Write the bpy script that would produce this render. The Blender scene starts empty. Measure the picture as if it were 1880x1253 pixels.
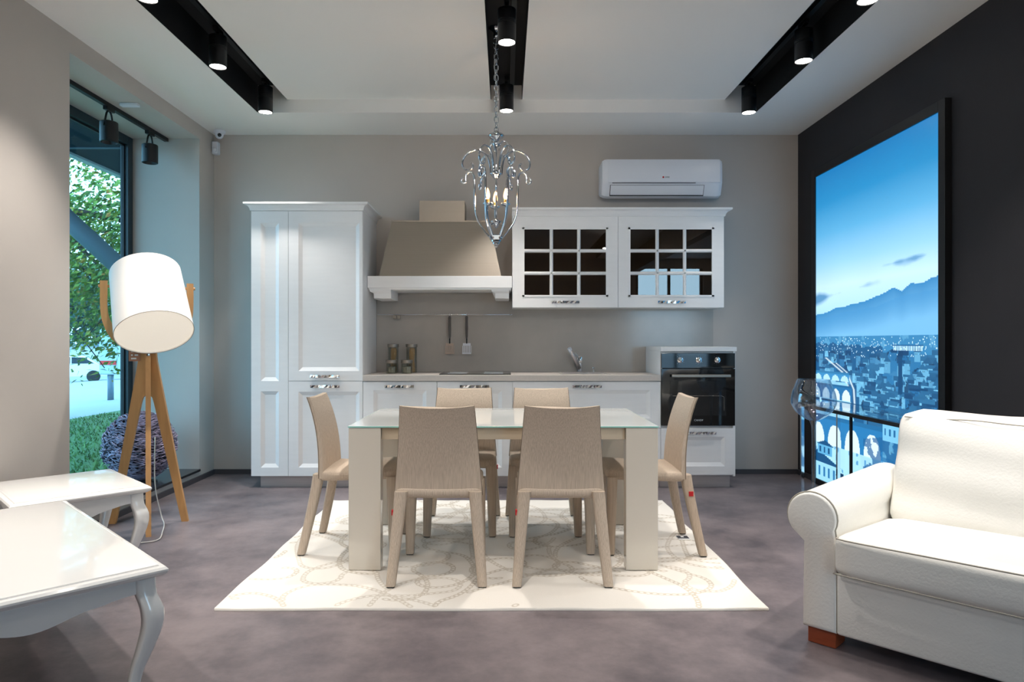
import bpy, bmesh, math, random
import numpy as np
from mathutils import Vector, Matrix
R = math.radians
random.seed(7)
scene = bpy.context.scene
C = bpy.data.collections.new('room'); scene.collection.children.link(C)

# ------------------------------------------------------------ camera
cam_d = bpy.data.cameras.new('camera'); cam = bpy.data.objects.new('camera', cam_d); C.objects.link(cam)
cam.location = (0, 0, 1.18); cam.rotation_euler = (R(90), 0, 0)
cam_d.lens = 24; cam_d.sensor_width = 36; cam_d.shift_x = 12/1880; cam_d.shift_y = 1.5/1880
cam_d.clip_start = .05; cam_d.clip_end = 500
scene.camera = cam

# ------------------------------------------------------------ sky, daylight portals, exposure
world = bpy.data.worlds.new('overcast_sky'); scene.world = world; world.use_nodes = True
bg = world.node_tree.nodes['Background']
bg.inputs['Color'].default_value = (.46, .76, 1, 1); bg.inputs['Strength'].default_value = 4.8
scene.view_settings.view_transform = 'Standard'; scene.view_settings.look = 'None'
scene.view_settings.exposure = 0.66; scene.view_settings.gamma = 1; scene.view_settings.use_curve_mapping = False
scene.cycles.use_denoising = True
scene.cycles.max_bounces = 10; scene.cycles.diffuse_bounces = 6; scene.cycles.transparent_max_bounces = 24
scene.cycles.sample_clamp_indirect = 6; scene.cycles.caustics_refractive = False; scene.cycles.caustics_reflective = False
def portal(name, loc, rot, sx, sy):
    l = bpy.data.lights.new(name, 'AREA'); l.shape = 'RECTANGLE'; l.size = sx; l.size_y = sy; l.cycles.is_portal = True
    o = bpy.data.objects.new(name, l); C.objects.link(o); o.location = loc; o.rotation_euler = rot
REAR_Y = -3.6
portal('daylight_portal', (3.65, REAR_Y - .12, 1.45), (R(90), 0, 0), 1.5, 2.7)
portal('daylight_portal', (-3.3, 4.95, 1.5), (R(90), 0, R(-90)), 1.7, 2.75)
SPOT_POWER = 84; SPOT_COLOR = (1, .935, .87)

# ------------------------------------------------------------ helpers
def loc4(v): return Matrix.Translation(Vector(v))
W = {}
def thing(name, label, cat, loc=(0, 0, 0), rotz=0, group=None):
    o = bpy.data.objects.new(name, None); C.objects.link(o); o.empty_display_size = .1
    o.location = loc; o.rotation_euler = (0, 0, rotz)
    W[o] = loc4(loc) @ Matrix.Rotation(rotz, 4, 'Z')
    return tag(o, label, cat, group)
def tag(o, label, cat=None, group=None, kind=None):
    o['label'] = label
    if cat: o['category'] = cat
    if group: o['group'] = group
    if kind: o['kind'] = kind
    return o
def link(name, me, mat, parent=None, local=False, smooth=False):
    if not local and parent is not None: me.transform(W[parent].inverted())
    n = len(me.vertices); co = np.empty(n*3, dtype=np.float32); me.vertices.foreach_get('co', co); co = co.reshape(-1, 3)
    c = (co.min(0) + co.max(0))/2; c[2] = co[:, 2].min()
    me.transform(loc4([-float(x) for x in c]))
    o = bpy.data.objects.new(name, me); C.objects.link(o)
    o.location = [float(x) for x in c]
    if parent is not None: o.parent = parent
    W[o] = (W[parent] if parent is not None else Matrix()) @ loc4(o.location)
    if mat is not None: me.materials.append(mat)
    if smooth: me.shade_smooth()
    return o
def obj(name, bm, mat, parent=None, local=False, smooth=False, angle=None):
    bmesh.ops.recalc_face_normals(bm, faces=bm.faces[:])
    me = bpy.data.meshes.new(name); bm.to_mesh(me); bm.free()
    if angle is not None:
        me.shade_smooth(); me.set_sharp_from_angle(angle=R(angle))
    return link(name, me, mat, parent, local, smooth)
def NB(): return bmesh.new()
def box(bm, x0, x1, y0, y1, z0, z1, bev=0, seg=2):
    r = bmesh.ops.create_cube(bm, size=1)
    for v in r['verts']:
        v.co = Vector(((x0+x1)/2 + v.co.x*(x1-x0), (y0+y1)/2 + v.co.y*(y1-y0), (z0+z1)/2 + v.co.z*(z1-z0)))
    if bev:
        es = list({e for v in r['verts'] for e in v.link_edges})
        bmesh.ops.bevel(bm, geom=es, offset=bev, segments=seg, affect='EDGES', profile=.5)
    return bm
def B(*a, **k): return box(NB(), *a, **k)
def loft(bm, rings, close=True, cap=True):
    vs = [[bm.verts.new(p) for p in r] for r in rings]; n = len(vs[0])
    for a, b in zip(vs, vs[1:]):
        for i in range(n if close else n-1):
            j = (i+1) % n
            bm.faces.new((a[i], a[j], b[j], b[i]))
    if cap and close:
        bm.faces.new(vs[0][::-1]); bm.faces.new(vs[-1])
    return vs
def smooth_path(pts, k=6):
    P = [Vector(p) for p in pts]; out = []
    for i in range(len(P)-1):
        p0 = P[max(i-1, 0)]; p1 = P[i]; p2 = P[i+1]; p3 = P[min(i+2, len(P)-1)]
        for j in range(k):
            t = j/k
            out.append(.5*((2*p1) + (p2-p0)*t + (2*p0-5*p1+4*p2-p3)*t*t + (3*p1-p0-3*p2+p3)*t**3))
    out.append(P[-1]); return out
def tube(bm, pts, r, n=8, closed=False):
    P = [Vector(p) for p in pts]; m = len(P); rs = r if isinstance(r, (list, tuple)) else [r]*m
    T = []
    for i in range(m):
        a = P[i-1] if (i > 0 or closed) else P[i]; b = P[(i+1) % m] if (i < m-1 or closed) else P[i]
        T.append((b-a).normalized())
    up = Vector((0, 0, 1)) if abs(T[0].z) < .9 else Vector((1, 0, 0))
    N = T[0].cross(up).normalized(); rings = []
    for i in range(m):
        N = (N - T[i]*N.dot(T[i])).normalized(); Bn = T[i].cross(N)
        rings.append([P[i] + (N*math.cos(2*math.pi*k/n) + Bn*math.sin(2*math.pi*k/n))*rs[i] for k in range(n)])
    if closed: rings.append(rings[0])
    if closed:
        vs = [[bm.verts.new(p) for p in q] for q in rings[:-1]]
        for i in range(m):
            a = vs[i]; b = vs[(i+1) % m]
            for k in range(n): bm.faces.new((a[k], a[(k+1) % n], b[(k+1) % n], b[k]))
    else: loft(bm, rings)
    return bm
def lathe(bm, prof, c=(0, 0, 0), n=24, axis=None, cap=True):
    M = loc4(c) @ (Vector((0, 0, 1)).rotation_difference(Vector(axis).normalized()).to_matrix().to_4x4() if axis is not None else Matrix())
    rings = [[M @ Vector((max(r, 1e-4)*math.cos(2*math.pi*k/n), max(r, 1e-4)*math.sin(2*math.pi*k/n), z)) for k in range(n)] for r, z in prof]
    loft(bm, rings, cap=cap); return bm
def rbox(bm, lo, hi, r, n=8, bulge=(0, 0, 0), fn=None):
    """rounded, slightly puffed box"""
    lo = Vector(lo); hi = Vector(hi); c = (lo+hi)/2; h = (hi-lo)/2
    res = bmesh.ops.create_cube(bm, size=2); vs = res['verts']
    es = list({e for v in vs for e in v.link_edges})
    bmesh.ops.subdivide_edges(bm, edges=es, cuts=n, use_grid_fill=True)
    for v in bm.verts:
        a = [math.sin(x*math.pi/2)*.35 + x*.65 if abs(x) < 1 else x for x in v.co]
        p = Vector([a[i]*h[i] for i in range(3)])
        core = Vector([max(-(h[i]-r), min(h[i]-r, p[i])) for i in range(3)])
        d = p - core
        if d.length > 1e-9: p = core + d.normalized()*min(r, d.length if sum(1 for x in a if abs(x) > .999) == 0 else r)
        for i in range(3):
            j, k = (i+1) % 3, (i+2) % 3
            p[i] += a[i]*bulge[i]*(1-a[j]**2)*(1-a[k]**2)
        p += c
        v.co = fn(p) if fn else p
    return bm
def text_mesh(name, s, size, mat, parent, M, ext=.0006):
    cu = bpy.data.curves.new(name, 'FONT'); cu.body = s; cu.size = size; cu.align_x = 'CENTER'; cu.align_y = 'CENTER'; cu.extrude = ext
    t = bpy.data.objects.new(name + '_tmp', cu); C.objects.link(t)
    bpy.context.view_layer.update()
    me = bpy.data.meshes.new_from_object(t.evaluated_get(bpy.context.evaluated_depsgraph_get()))
    bpy.data.objects.remove(t); me.name = name; me.materials.clear(); me.transform(M)
    return link(name, me, mat, parent)
def struct(name, bm, mat, label, parent=None, **k):
    o = obj(name, bm, mat, parent, **k); o['kind'] = 'structure'; o['label'] = label; return o
def local_child(name, bm, mat_, parent):
    me = bpy.data.meshes.new(name); bmesh.ops.recalc_face_normals(bm, faces=bm.faces[:]); bm.to_mesh(me); bm.free(); me.transform(loc4(parent.location).inverted()); return link(name, me, mat_, parent, local=True, smooth=True)
def copy_tree(o, parent=None):
    c = o.copy(); C.objects.link(c); c.parent = parent
    for ch in list(o.children): copy_tree(ch, c)
    return c

# ------------------------------------------------------------ materials
def srgb(r, g, b): return tuple((x/255/12.92 if x <= 10 else ((x/255+.055)/1.055)**2.4) for x in (r, g, b)) + (1,)
def mat(name, col, rough=.5, metal=0, noise=None, bump=None, spec=.5, coat=0, emit=None, trans=None, scale=(1, 1, 1)):
    """noise = (scale, amount, detail); bump = (scale, strength); scale stretches object coordinates"""
    m = bpy.data.materials.new(name); m.use_nodes = True; nt = m.node_tree; p = nt.nodes['Principled BSDF']
    p.inputs['Base Color'].default_value = col; p.inputs['Roughness'].default_value = rough; p.inputs['Metallic'].default_value = metal
    p.inputs['Specular IOR Level'].default_value = spec; p.inputs['Coat Weight'].default_value = coat; p.inputs['Coat Roughness'].default_value = .05
    if emit: p.inputs['Emission Color'].default_value = emit[0]; p.inputs['Emission Strength'].default_value = emit[1]
    tc = nt.nodes.new('ShaderNodeTexCoord'); mp = nt.nodes.new('ShaderNodeMapping'); mp.inputs['Scale'].default_value = scale
    nt.links.new(tc.outputs['Object'], mp.inputs['Vector'])
    if noise:
        t = nt.nodes.new('ShaderNodeTexNoise'); t.inputs['Scale'].default_value = noise[0]; t.inputs['Detail'].default_value = noise[2] if len(noise) > 2 else 3
        rp = nt.nodes.new('ShaderNodeValToRGB'); a = noise[1]
        rp.color_ramp.elements[0].position = .3; rp.color_ramp.elements[1].position = .7
        rp.color_ramp.elements[0].color = tuple(c*(1-a) for c in col[:3]) + (1,); rp.color_ramp.elements[1].color = tuple(min(1, c*(1+a)) for c in col[:3]) + (1,)
        nt.links.new(mp.outputs['Vector'], t.inputs['Vector']); nt.links.new(t.outputs['Fac'], rp.inputs['Fac']); nt.links.new(rp.outputs['Color'], p.inputs['Base Color'])
    if bump:
        t2 = nt.nodes.new('ShaderNodeTexNoise'); t2.inputs['Scale'].default_value = bump[0]; t2.inputs['Detail'].default_value = 2
        b = nt.nodes.new('ShaderNodeBump'); b.inputs['Strength'].default_value = bump[1]; b.inputs['Distance'].default_value = .004
        nt.links.new(mp.outputs['Vector'], t2.inputs['Vector']); nt.links.new(t2.outputs['Fac'], b.inputs['Height']); nt.links.new(b.outputs['Normal'], p.inputs['Normal'])
    return m
def thin_glass(name, tint, gloss=.12, rough=0, fres=1.5):
    """pane: tinted see-through + mirror reflection by Fresnel"""
    m = bpy.data.materials.new(name); m.use_nodes = True; nt = m.node_tree; nt.nodes.remove(nt.nodes['Principled BSDF'])
    out = nt.nodes['Material Output']; tr = nt.nodes.new('ShaderNodeBsdfTransparent'); tr.inputs['Color'].default_value = tint
    gl = nt.nodes.new('ShaderNodeBsdfGlossy'); gl.inputs['Roughness'].default_value = rough; gl.inputs['Color'].default_value = (1, 1, 1, 1)
    lw = nt.nodes.new('ShaderNodeLayerWeight'); lw.inputs['Blend'].default_value = .5      # facing is the same on both sides of the sheet
    pw = nt.nodes.new('ShaderNodeMath'); pw.operation = 'POWER'; pw.inputs[1].default_value = 4.0; nt.links.new(lw.outputs['Facing'], pw.inputs[0])
    fr = nt.nodes.new('ShaderNodeMath'); fr.operation = 'MULTIPLY_ADD'; fr.inputs[1].default_value = .8; fr.inputs[2].default_value = .04*(fres/1.5); nt.links.new(pw.outputs[0], fr.inputs[0])
    ma = nt.nodes.new('ShaderNodeMath'); ma.operation = 'ADD'; ma.use_clamp = True; ma.inputs[1].default_value = gloss
    mx = nt.nodes.new('ShaderNodeMixShader')
    nt.links.new(fr.outputs[0], ma.inputs[0]); nt.links.new(ma.outputs[0], mx.inputs[0]); nt.links.new(tr.outputs[0], mx.inputs[1]); nt.links.new(gl.outputs[0], mx.inputs[2]); nt.links.new(mx.outputs[0], out.inputs['Surface'])
    return m
def emitter(name, col, strength):
    return mat(name, (0.02, 0.02, 0.02, 1), .5, emit=(col, strength))

M = {}
M['wall'] = mat('warm_grey_wall_paint', srgb(188, 181, 174), .7, noise=(3, .02), bump=(160, .06))
M['ceil'] = mat('ceiling_paint', srgb(240, 238, 235), .8)
M['black_wall'] = mat('black_wall_paint', srgb(38, 36, 39), .62, noise=(4, .06), bump=(220, .12), spec=.35)
M['black'] = mat('matte_black_metal', srgb(16, 16, 18), .42, spec=.4)
M['channel'] = mat('black_channel_lining', srgb(17, 17, 19), .7, spec=.25)
M['skirting'] = mat('dark_grey_skirting', srgb(70, 68, 72), .5)
M['white'] = mat('white_lacquered_wood', srgb(236, 236, 236), .42, noise=(40, .012), bump=(60, .10), scale=(.12, 1, 1))
M['gloss'] = mat('white_gloss_lacquer', srgb(238, 238, 236), .13, coat=.5)
M['plastic'] = mat('white_plastic', srgb(226, 229, 236), .28)
M['steel'] = mat('brushed_steel', srgb(160, 152, 142), .44, 1, noise=(40, .025), scale=(.05, 1, 6))
M['alu'] = mat('brushed_aluminium', srgb(196, 190, 188), .38, .75, noise=(20, .08), scale=(.1, 1, 4))
M['chrome'] = mat('polished_chrome', (.86, .87, .88, 1), .05, 1)
M['lantern'] = mat('dark_polished_chrome', (.50, .52, .55, 1), .04, 1)
M['counter'] = mat('greige_worktop', srgb(196, 188, 180), .4, noise=(60, .03))
M['splash'] = mat('polished_greige_backsplash', srgb(178, 172, 165), .14, noise=(7, .035, 6), spec=.45)
M['black_glass'] = mat('black_glass', (.004, .004, .005, 1), .04, spec=.6, coat=.3)
M['oven_window'] = mat('smoked_oven_window', (.016, .016, .017, 1), .05, spec=.6)
M['window_glass'] = thin_glass('tinted_window_glass', (.66, .80, .84, 1), .0, fres=.4)
M['cab_glass'] = thin_glass('bronze_cabinet_glass', (.46, .40, .34, 1), .035)
M['clear_glass'] = thin_glass('clear_glass', (.90, .93, .94, 1), .03)
M['jar_glass'] = thin_glass('jar_glass', (.74, .76, .72, 1), .03)
M['wine_glass'] = thin_glass('clear_wine_glass', (.86, .91, .95, 1), .05, fres=1.45)
M['frame_teal'] = mat('dark_teal_window_frame', srgb(34, 50, 58), .4)
M['frame_dark'] = mat('dark_window_gasket', srgb(14, 18, 22), .5)
M['sill'] = mat('dark_polished_sill', srgb(40, 42, 46), .18)
M['leg'] = mat('gloss_beige_lacquer', srgb(206, 199, 187), .12, coat=.4)
M['apron'] = mat('satin_beige_lacquer', srgb(208, 194, 172), .4)
M['white_glass'] = mat('white_back_painted_glass', srgb(238, 243, 242), .06, coat=.6)
M['glass_edge'] = mat('green_glass_edge', srgb(150, 205, 196), .1)
M['fabric'] = mat('beige_streaked_fabric', srgb(190, 174, 157), .85, noise=(26, .15, 4), bump=(300, .25), spec=.2, scale=(12, 12, .25))
M['seam'] = mat('brown_seam', srgb(120, 105, 90), .9)
M['red'] = mat('red_label', srgb(190, 30, 36), .6)
M['foot'] = mat('dark_rubber', srgb(30, 28, 27), .7)
M['wood'] = mat('beech_plywood', srgb(196, 148, 94), .5, noise=(9, .10, 5), scale=(4, 4, .5))
M['cherry'] = mat('cherry_wood', srgb(158, 74, 42), .4, noise=(14, .18, 4), scale=(.6, 5, 5))
M['leather'] = mat('ivory_leather', srgb(243, 241, 235), .4, bump=(95, .28), noise=(3, .015), spec=.4)
M['stitch'] = mat('grey_piping', srgb(176, 170, 158), .7)
M['shade'] = mat('white_lamp_fabric', srgb(245, 243, 239), .85)
M['diffuser'] = mat('cream_lamp_diffuser', srgb(246, 241, 230), .7, emit=(srgb(255, 244, 226), .28))
M['twig'] = mat('purple_grey_twig', srgb(146, 134, 154), .8, noise=(14, .5, 2))
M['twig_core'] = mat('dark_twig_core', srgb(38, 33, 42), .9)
M['brass'] = mat('brass_sleeve', srgb(200, 160, 96), .3, 1)
M['bulb'] = emitter('warm_filament_bulb', (1, .50, .16, 1), 4.5)
M['lens'] = emitter('spotlight_lens', (1, .95, .88, 1), 14)
M['lens_off'] = mat('grey_reflector', srgb(150, 148, 142), .2, .8)
M['camera_lens'] = mat('dark_lens', (.01, .01, .012, 1), .1)
M['text_dark'] = mat('dark_print', srgb(48, 66, 66), .6)
M['text_light'] = mat('silver_print', srgb(205, 210, 212), .5)
M['pasta'] = mat('dry_spaghetti', srgb(190, 150, 96), .7, noise=(60, .2), scale=(6, 6, .2))
M['spice'] = mat('pale_grains', srgb(150, 146, 130), .8, noise=(220, .35))
M['crystal'] = mat('cut_crystal', (.85, .85, .8, 1), .06, .85)
M['card'] = mat('white_card', srgb(228, 228, 226), .7)
M['card_dark'] = mat('charcoal_print', srgb(52, 54, 60), .7)
M['cord'] = mat('white_cord', srgb(214, 210, 204), .6)
M['tag'] = mat('brown_card', srgb(166, 116, 92), .8)

def floor_material():
    m = mat('grey_concrete_vinyl', srgb(100, 93, 97), .42, bump=(60, .05)); nt = m.node_tree; p = nt.nodes['Principled BSDF']
    mp = [n for n in nt.nodes if n.type == 'MAPPING'][0]
    a = nt.nodes.new('ShaderNodeTexNoise'); a.inputs['Scale'].default_value = 2.2; a.inputs['Detail'].default_value = 8; a.inputs['Roughness'].default_value = .68
    r = nt.nodes.new('ShaderNodeValToRGB'); r.color_ramp.elements[0].position = .34; r.color_ramp.elements[1].position = .68
    r.color_ramp.elements[0].color = srgb(82, 76, 81); r.color_ramp.elements[1].color = srgb(132, 121, 123)
    nt.links.new(mp.outputs['Vector'], a.inputs['Vector']); nt.links.new(a.outputs['Fac'], r.inputs['Fac']); nt.links.new(r.outputs['Color'], p.inputs['Base Color'])
    return m
M['floor'] = floor_material()
def rug_material():
    m = mat('ivory_rug_pile', srgb(236, 229, 218), .95, bump=(420, .5), spec=.1); nt = m.node_tree; p = nt.nodes['Principled BSDF']
    L = nt.links.new; mp = [n for n in nt.nodes if n.type == 'MAPPING'][0]
    def math_(op, a, b=None, clamp=False):
        n = nt.nodes.new('ShaderNodeMath'); n.operation = op; n.use_clamp = clamp
        for i, x in enumerate((a, b)):
            if x is None: continue
            if isinstance(x, (int, float)): n.inputs[i].default_value = x
            else: L(x, n.inputs[i])
        return n.outputs[0]
    def noise(s, d=0):
        n = nt.nodes.new('ShaderNodeTexNoise'); n.inputs['Scale'].default_value = s; n.inputs['Detail'].default_value = d; L(mp.outputs['Vector'], n.inputs['Vector']); return n.outputs['Fac']
    at = nt.nodes.new('ShaderNodeAttribute'); at.attribute_name = 'chain_print'
    fac = math_('MULTIPLY', at.outputs['Fac'], .75)
    mx = nt.nodes.new('ShaderNodeMixRGB'); mx.inputs[1].default_value = srgb(228, 223, 215); mx.inputs[2].default_value = srgb(182, 170, 152); L(fac, mx.inputs[0])
    L(mx.outputs[0], p.inputs['Base Color']); return m
M['rug'] = rug_material()

# ------------------------------------------------------------ room shell
XL, XR, YB, ZC = -2.605, 2.614, 6.10, 3.03
XR2 = 4.7; YO = 3.44                       # beyond the end of the black wall the room opens to the side
bm = NB(); box(bm, -3.3, XR2, REAR_Y, YB + .1, -.08, 0); floor = struct('floor', bm, M['floor'], 'dark grey mottled vinyl floor')
wb = struct('wall_back', B(XL - .2, XR + .2, YB, YB + .15, 0, 3.4), M['wall'], 'warm grey painted wall behind the kitchen')
# left wall with a window niche
NY0, NY1, NZ0, NZ1, NX = 4.08, 5.81, .098, 2.91, -3.17
bm = NB(); box(bm, XL - .63, XL, REAR_Y, NY0, 0, 3.4); box(bm, XL - .63, XL, NY1, YB + .15, 0, 3.4); box(bm, XL - .63, XL, NY0, NY1, NZ1, 3.4); box(bm, XL - .63, XL, NY0, NY1, -.08, NZ0 - .02)
wl = struct('wall_left', bm, M['wall'], 'warm grey wall with a deep window niche')
struct('trim_1', B(NX - .03, XL + .012, NY0, NY1, NZ0 - .02, NZ0, bev=.003), M['sill'], 'dark polished sill of the window niche')
w1 = thing('window_1', 'tall fixed window with dark teal frame in the niche', None, (NX, (NY0+NY1)/2, NZ0)); w1['kind'] = 'structure'
for nm, a in (('window_frame', (NX-.07, NX, NY1-.07, NY1, NZ0, NZ1)), ('window_frame', (NX-.07, NX, NY0, NY0+.07, NZ0, NZ1)), ('window_frame', (NX-.07, NX, NY0+.07, NY1-.07, NZ1-.07, NZ1)), ('window_frame', (NX-.07, NX, NY0+.07, NY1-.07, NZ0, NZ0+.04))):
    obj(nm, B(*a, bev=.004), M['frame_teal'], w1)
bm = NB()
for a in ((NX-.05, NX-.03, NY1-.085, NY1-.07, NZ0+.04, NZ1-.07), (NX-.05, NX-.03, NY0+.07, NY0+.085, NZ0+.04, NZ1-.07), (NX-.05, NX-.03, NY0+.07, NY1-.07, NZ1-.085, NZ1-.07)): box(bm, *a)
obj('gasket', bm, M['frame_dark'], w1)
obj('pane', B(NX-.043, NX-.037, NY0+.07, NY1-.07, NZ0+.04, NZ1-.07), M['window_glass'], w1)
# right: black partition, opening past its end, side bay
bm = NB(); box(bm, XR, XR+.14, YO, YB+.15, 0, 3.4); box(bm, XR, XR+.14, REAR_Y, YO, 2.62, 3.4)
wr = struct('wall_right', bm, M['black_wall'], 'black painted partition wall with the lightbox')
struct('wall_side', B(XR2, XR2+.15, REAR_Y, YO+.3, 0, 3.4), M['wall'], 'pale wall of the side bay')
struct('wall_bay', B(XR+.14, XR2, YO+.02, YO+.17, 0, 3.4), M['wall'], 'pale end wall of the side bay')
bm = NB(); box(bm, XR+.14, XR2, REAR_Y, YO, 3.03, 3.1); struct('ceiling_bay', bm, M['ceil'], 'white ceiling of the side bay')
# rear shopfront
bm = NB(); box(bm, XL-.63, 2.9, REAR_Y-.15, REAR_Y, 0, 3.4); box(bm, 4.4, XR2+.15, REAR_Y-.15, REAR_Y, 0, 3.4); box(bm, 2.9, 4.4, REAR_Y-.15, REAR_Y, 2.82, 3.4); box(bm, 2.9, 4.4, REAR_Y-.15, REAR_Y, -.05, .08)
struct('wall_rear', bm, M['wall'], 'wall around the shopfront glazing')
w2 = thing('window_2', 'wide shopfront glazing', None, (3.65, REAR_Y, .08)); w2['kind'] = 'structure'
for i in range(3): obj('mullion', B(2.9 + i*.72, 2.96 + i*.72, REAR_Y-.1, REAR_Y-.04, .08, 2.82), M['frame_teal'], w2)
# skirting
struct('baseboard_back', B(XL, XR, YB-.014, YB, 0, .042), M['skirting'], 'dark grey skirting along the kitchen wall')
bm = NB(); box(bm, XL, XL+.013, NY1+.01, YB-.014, 0, .042); box(bm, XL, XL+.013, REAR_Y, NY1+.01, 0, .042); struct('baseboard_left', bm, M['skirting'], 'dark grey skirting under the window niche')
struct('baseboard_right', B(XR-.013, XR, 5.76, YB-.014, 0, .042), M['skirting'], 'dark skirting along the black wall')
# ceiling: low border, raised panels, three black lighting channels
ZR, ZS = 3.135, 3.25
SL = (-2.0, -1.76); SM = (-.12, .135); SR = (1.77, 2.02); YE = 5.505
bm = NB()
box(bm, XL, SL[0], REAR_Y, YB, ZC, 3.4); box(bm, SR[1], XR, REAR_Y, YB, ZC, 3.4); box(bm, SL[0], SR[1], YE, YB, ZC, 3.4)
box(bm, SL[1], SM[0], REAR_Y, YE, ZR, 3.4); box(bm, SM[1], SR[0], REAR_Y, YE, ZR, 3.4)
ceil = struct('ceiling', bm, M['ceil'], 'white ceiling with raised panels between black lighting channels')
for (a, b), zl, zr in ((SL, ZC, ZR), (SM, ZR, ZR), (SR, ZR, ZC)):
    bm = NB(); box(bm, a, b, REAR_Y, YE, ZS, ZS+.02); box(bm, a, a+.004, REAR_Y, YE, zl+.002, ZS); box(bm, b-.004, b, REAR_Y, YE, zr+.002, ZS)
    o = obj('channel_lining', bm, M['channel'], ceil); tag(o, 'black lining of a recessed lighting channel')

# ------------------------------------------------------------ kitchen
YF = 5.50
def panel_door(x0, x1, z0, z1, yf, panels, th=.022, slope=.03, depth=.014):
    """framed door with sunken bevelled panels; panels = [(x0,x1,z0,z1)]"""
    bm = NB(); xs = sorted({x0, x1} | {p[0] for p in panels} | {p[1] for p in panels}); zs = sorted({z0, z1} | {p[2] for p in panels} | {p[3] for p in panels})
    V = {}
    def v(x, y, z):
        k = (round(x, 5), round(y, 5), round(z, 5))
        if k not in V: V[k] = bm.verts.new((x, y, z))
        return V[k]
    for i in range(len(xs)-1):
        for j in range(len(zs)-1):
            a, b, c, d = xs[i], xs[i+1], zs[j], zs[j+1]
            if any(p[0]-1e-6 <= a and b <= p[1]+1e-6 and p[2]-1e-6 <= c and d <= p[3]+1e-6 for p in panels):
                s = slope; q = [(a, c), (b, c), (b, d), (a, d)]; r = [(a+s*.25, c+s*.25), (b-s*.25, c+s*.25), (b-s*.25, d-s*.25), (a+s*.25, d-s*.25)]; t = [(a+s, c+s), (b-s, c+s), (b-s, d-s), (a+s, d-s)]
                for k in range(4):
                    n = (k+1) % 4
                    bm.faces.new((v(q[k][0], yf, q[k][1]), v(q[n][0], yf, q[n][1]), v(r[n][0], yf+.004, r[n][1]), v(r[k][0], yf+.004, r[k][1])))
                    bm.faces.new((v(r[k][0], yf+.004, r[k][1]), v(r[n][0], yf+.004, r[n][1]), v(t[n][0], yf+depth, t[n][1]), v(t[k][0], yf+depth, t[k][1])))
                bm.faces.new([v(x, yf+depth, z) for x, z in t])
            else: bm.faces.new((v(a, yf, c), v(b, yf, c), v(b, yf, d), v(a, yf, d)))
    n = len(xs)
    ring = [(x, z0) for x in xs] + [(x1, z) for z in zs[1:]] + [(x, z1) for x in xs[::-1][1:]] + [(x0, z) for z in zs[::-1][1:-1]]
    for k in range(len(ring)):
        a, b = ring[k], ring[(k+1) % len(ring)]
        bm.faces.new((v(a[0], yf, a[1]), v(b[0], yf, b[1]), v(b[0], yf+th, b[1]), v(a[0], yf+th, a[1])))
    bm.faces.new([v(x, yf+th, z) for x, z in ring])
    return bm
def handle(door, xc, z, yf, w=.235, seed=1):
    rnd = random.Random(seed); bm = NB(); n = 11; x = xc - w/2
    for sx in (-1, 1): tube(bm, [(xc + sx*w*.36, yf+.003, z), (xc + sx*w*.36, yf-.022, z)], .005, 8)
    for i in range(n):
        a = rnd.uniform(-.006, .006); b = rnd.uniform(-.003, .003); x1 = xc - w/2 + w*(i+1)/n; h = .0105
        loft(bm, [[(x, yf-.030-a, z-h), (x, yf-.030+a*.6, z+h), (x, yf-.020, z+h), (x, yf-.020, z-h)], [(x1, yf-.030+a+b, z-h), (x1, yf-.030-a, z+h), (x1, yf-.020, z+h), (x1, yf-.020, z-h)]])
        x = x1
    o = obj('handle', bm, M['chrome'], door); tag(o, 'faceted chrome bar handle'); return o
def crown(x0, x1, y0, y1, z0, z1, p, ends=(1, 1)):
    """cornice: profile swept round front and the two ends"""
    bm = NB(); prof = [(0, 0), (.15, .06), (.22, .3), (.45, .62), (.92, .74), (1, .78), (1, 1), (0, 1)]
    rings = []
    for t, h in prof:
        o = t*p; z = z0 + (z1-z0)*h
        rings.append([(x0 - o*ends[0], y1, z), (x0 - o*ends[0], y0 - o, z), (x1 + o*ends[1], y0 - o, z), (x1 + o*ends[1], y1, z)])
    loft(bm, rings); return bm
XT0, XT1, XS = -2.05, -1.15, -1.75
X1, X2, X3, X4 = -.552, .057, 1.251, 1.853
Y1 = YB - .0135
t = thing('tall_cabinet', 'tall white larder cabinet with cornice and framed doors', 'cabinet', ((XT0+XT1)/2, 5.8, 0))
obj('carcass', B(XT0, XT1, YF+.023, Y1, .096, 2.236), M['white'], t)
obj('plinth', B(XT0+.06, XT1, YF+.05, YF+.07, 0, .096), M['alu'], t)
obj('cornice', crown(XT0, XT1, YF, Y1, 2.236, 2.30, .048), M['white'], t)
g = .0015
d = obj('door', panel_door(XT0+g, XS-g, .098, 2.234, YF, [(-1.972, -1.826, .166, .782), (-1.972, -1.826, .864, 2.14)]), M['white'], t); tag(d, 'narrow door with two sunken panels')
d = obj('door', panel_door(XS+g, XT1-g, .866, 2.234, YF, [(-1.668, -1.18+.002, .945, 2.142)]), M['white'], t); handle(d, -1.448, .903, YF, seed=2)
d = obj('door', panel_door(XS+g, XT1-g, .098, .862, YF, [(-1.668, -1.178, .166, .778)]), M['white'], t); handle(d, -1.448, .822, YF, seed=3)
labels = {0: 'white base cabinet beside the tall larder cabinet', 1: 'white base cabinet under the black hob'}
for i, (a, b) in enumerate(((XT1+.001, X1-.0005), (X1+.0005, X2-.0005))):
    t = thing('base_cabinet', labels[i], 'cabinet', ((a+b)/2, 5.8, 0))
    obj('carcass', B(a, b, YF+.023, Y1, .096, .862), M['white'], t); obj('plinth', B(a, b, YF+.05, YF+.07, 0, .096), M['alu'], t)
    d = obj('door', panel_door(a+g, b-g, .098, .858, YF, [(a+.085, b-.085, .166, .79)]), M['white'], t); handle(d, (a+b)/2, .822, YF, seed=4+i)
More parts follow.
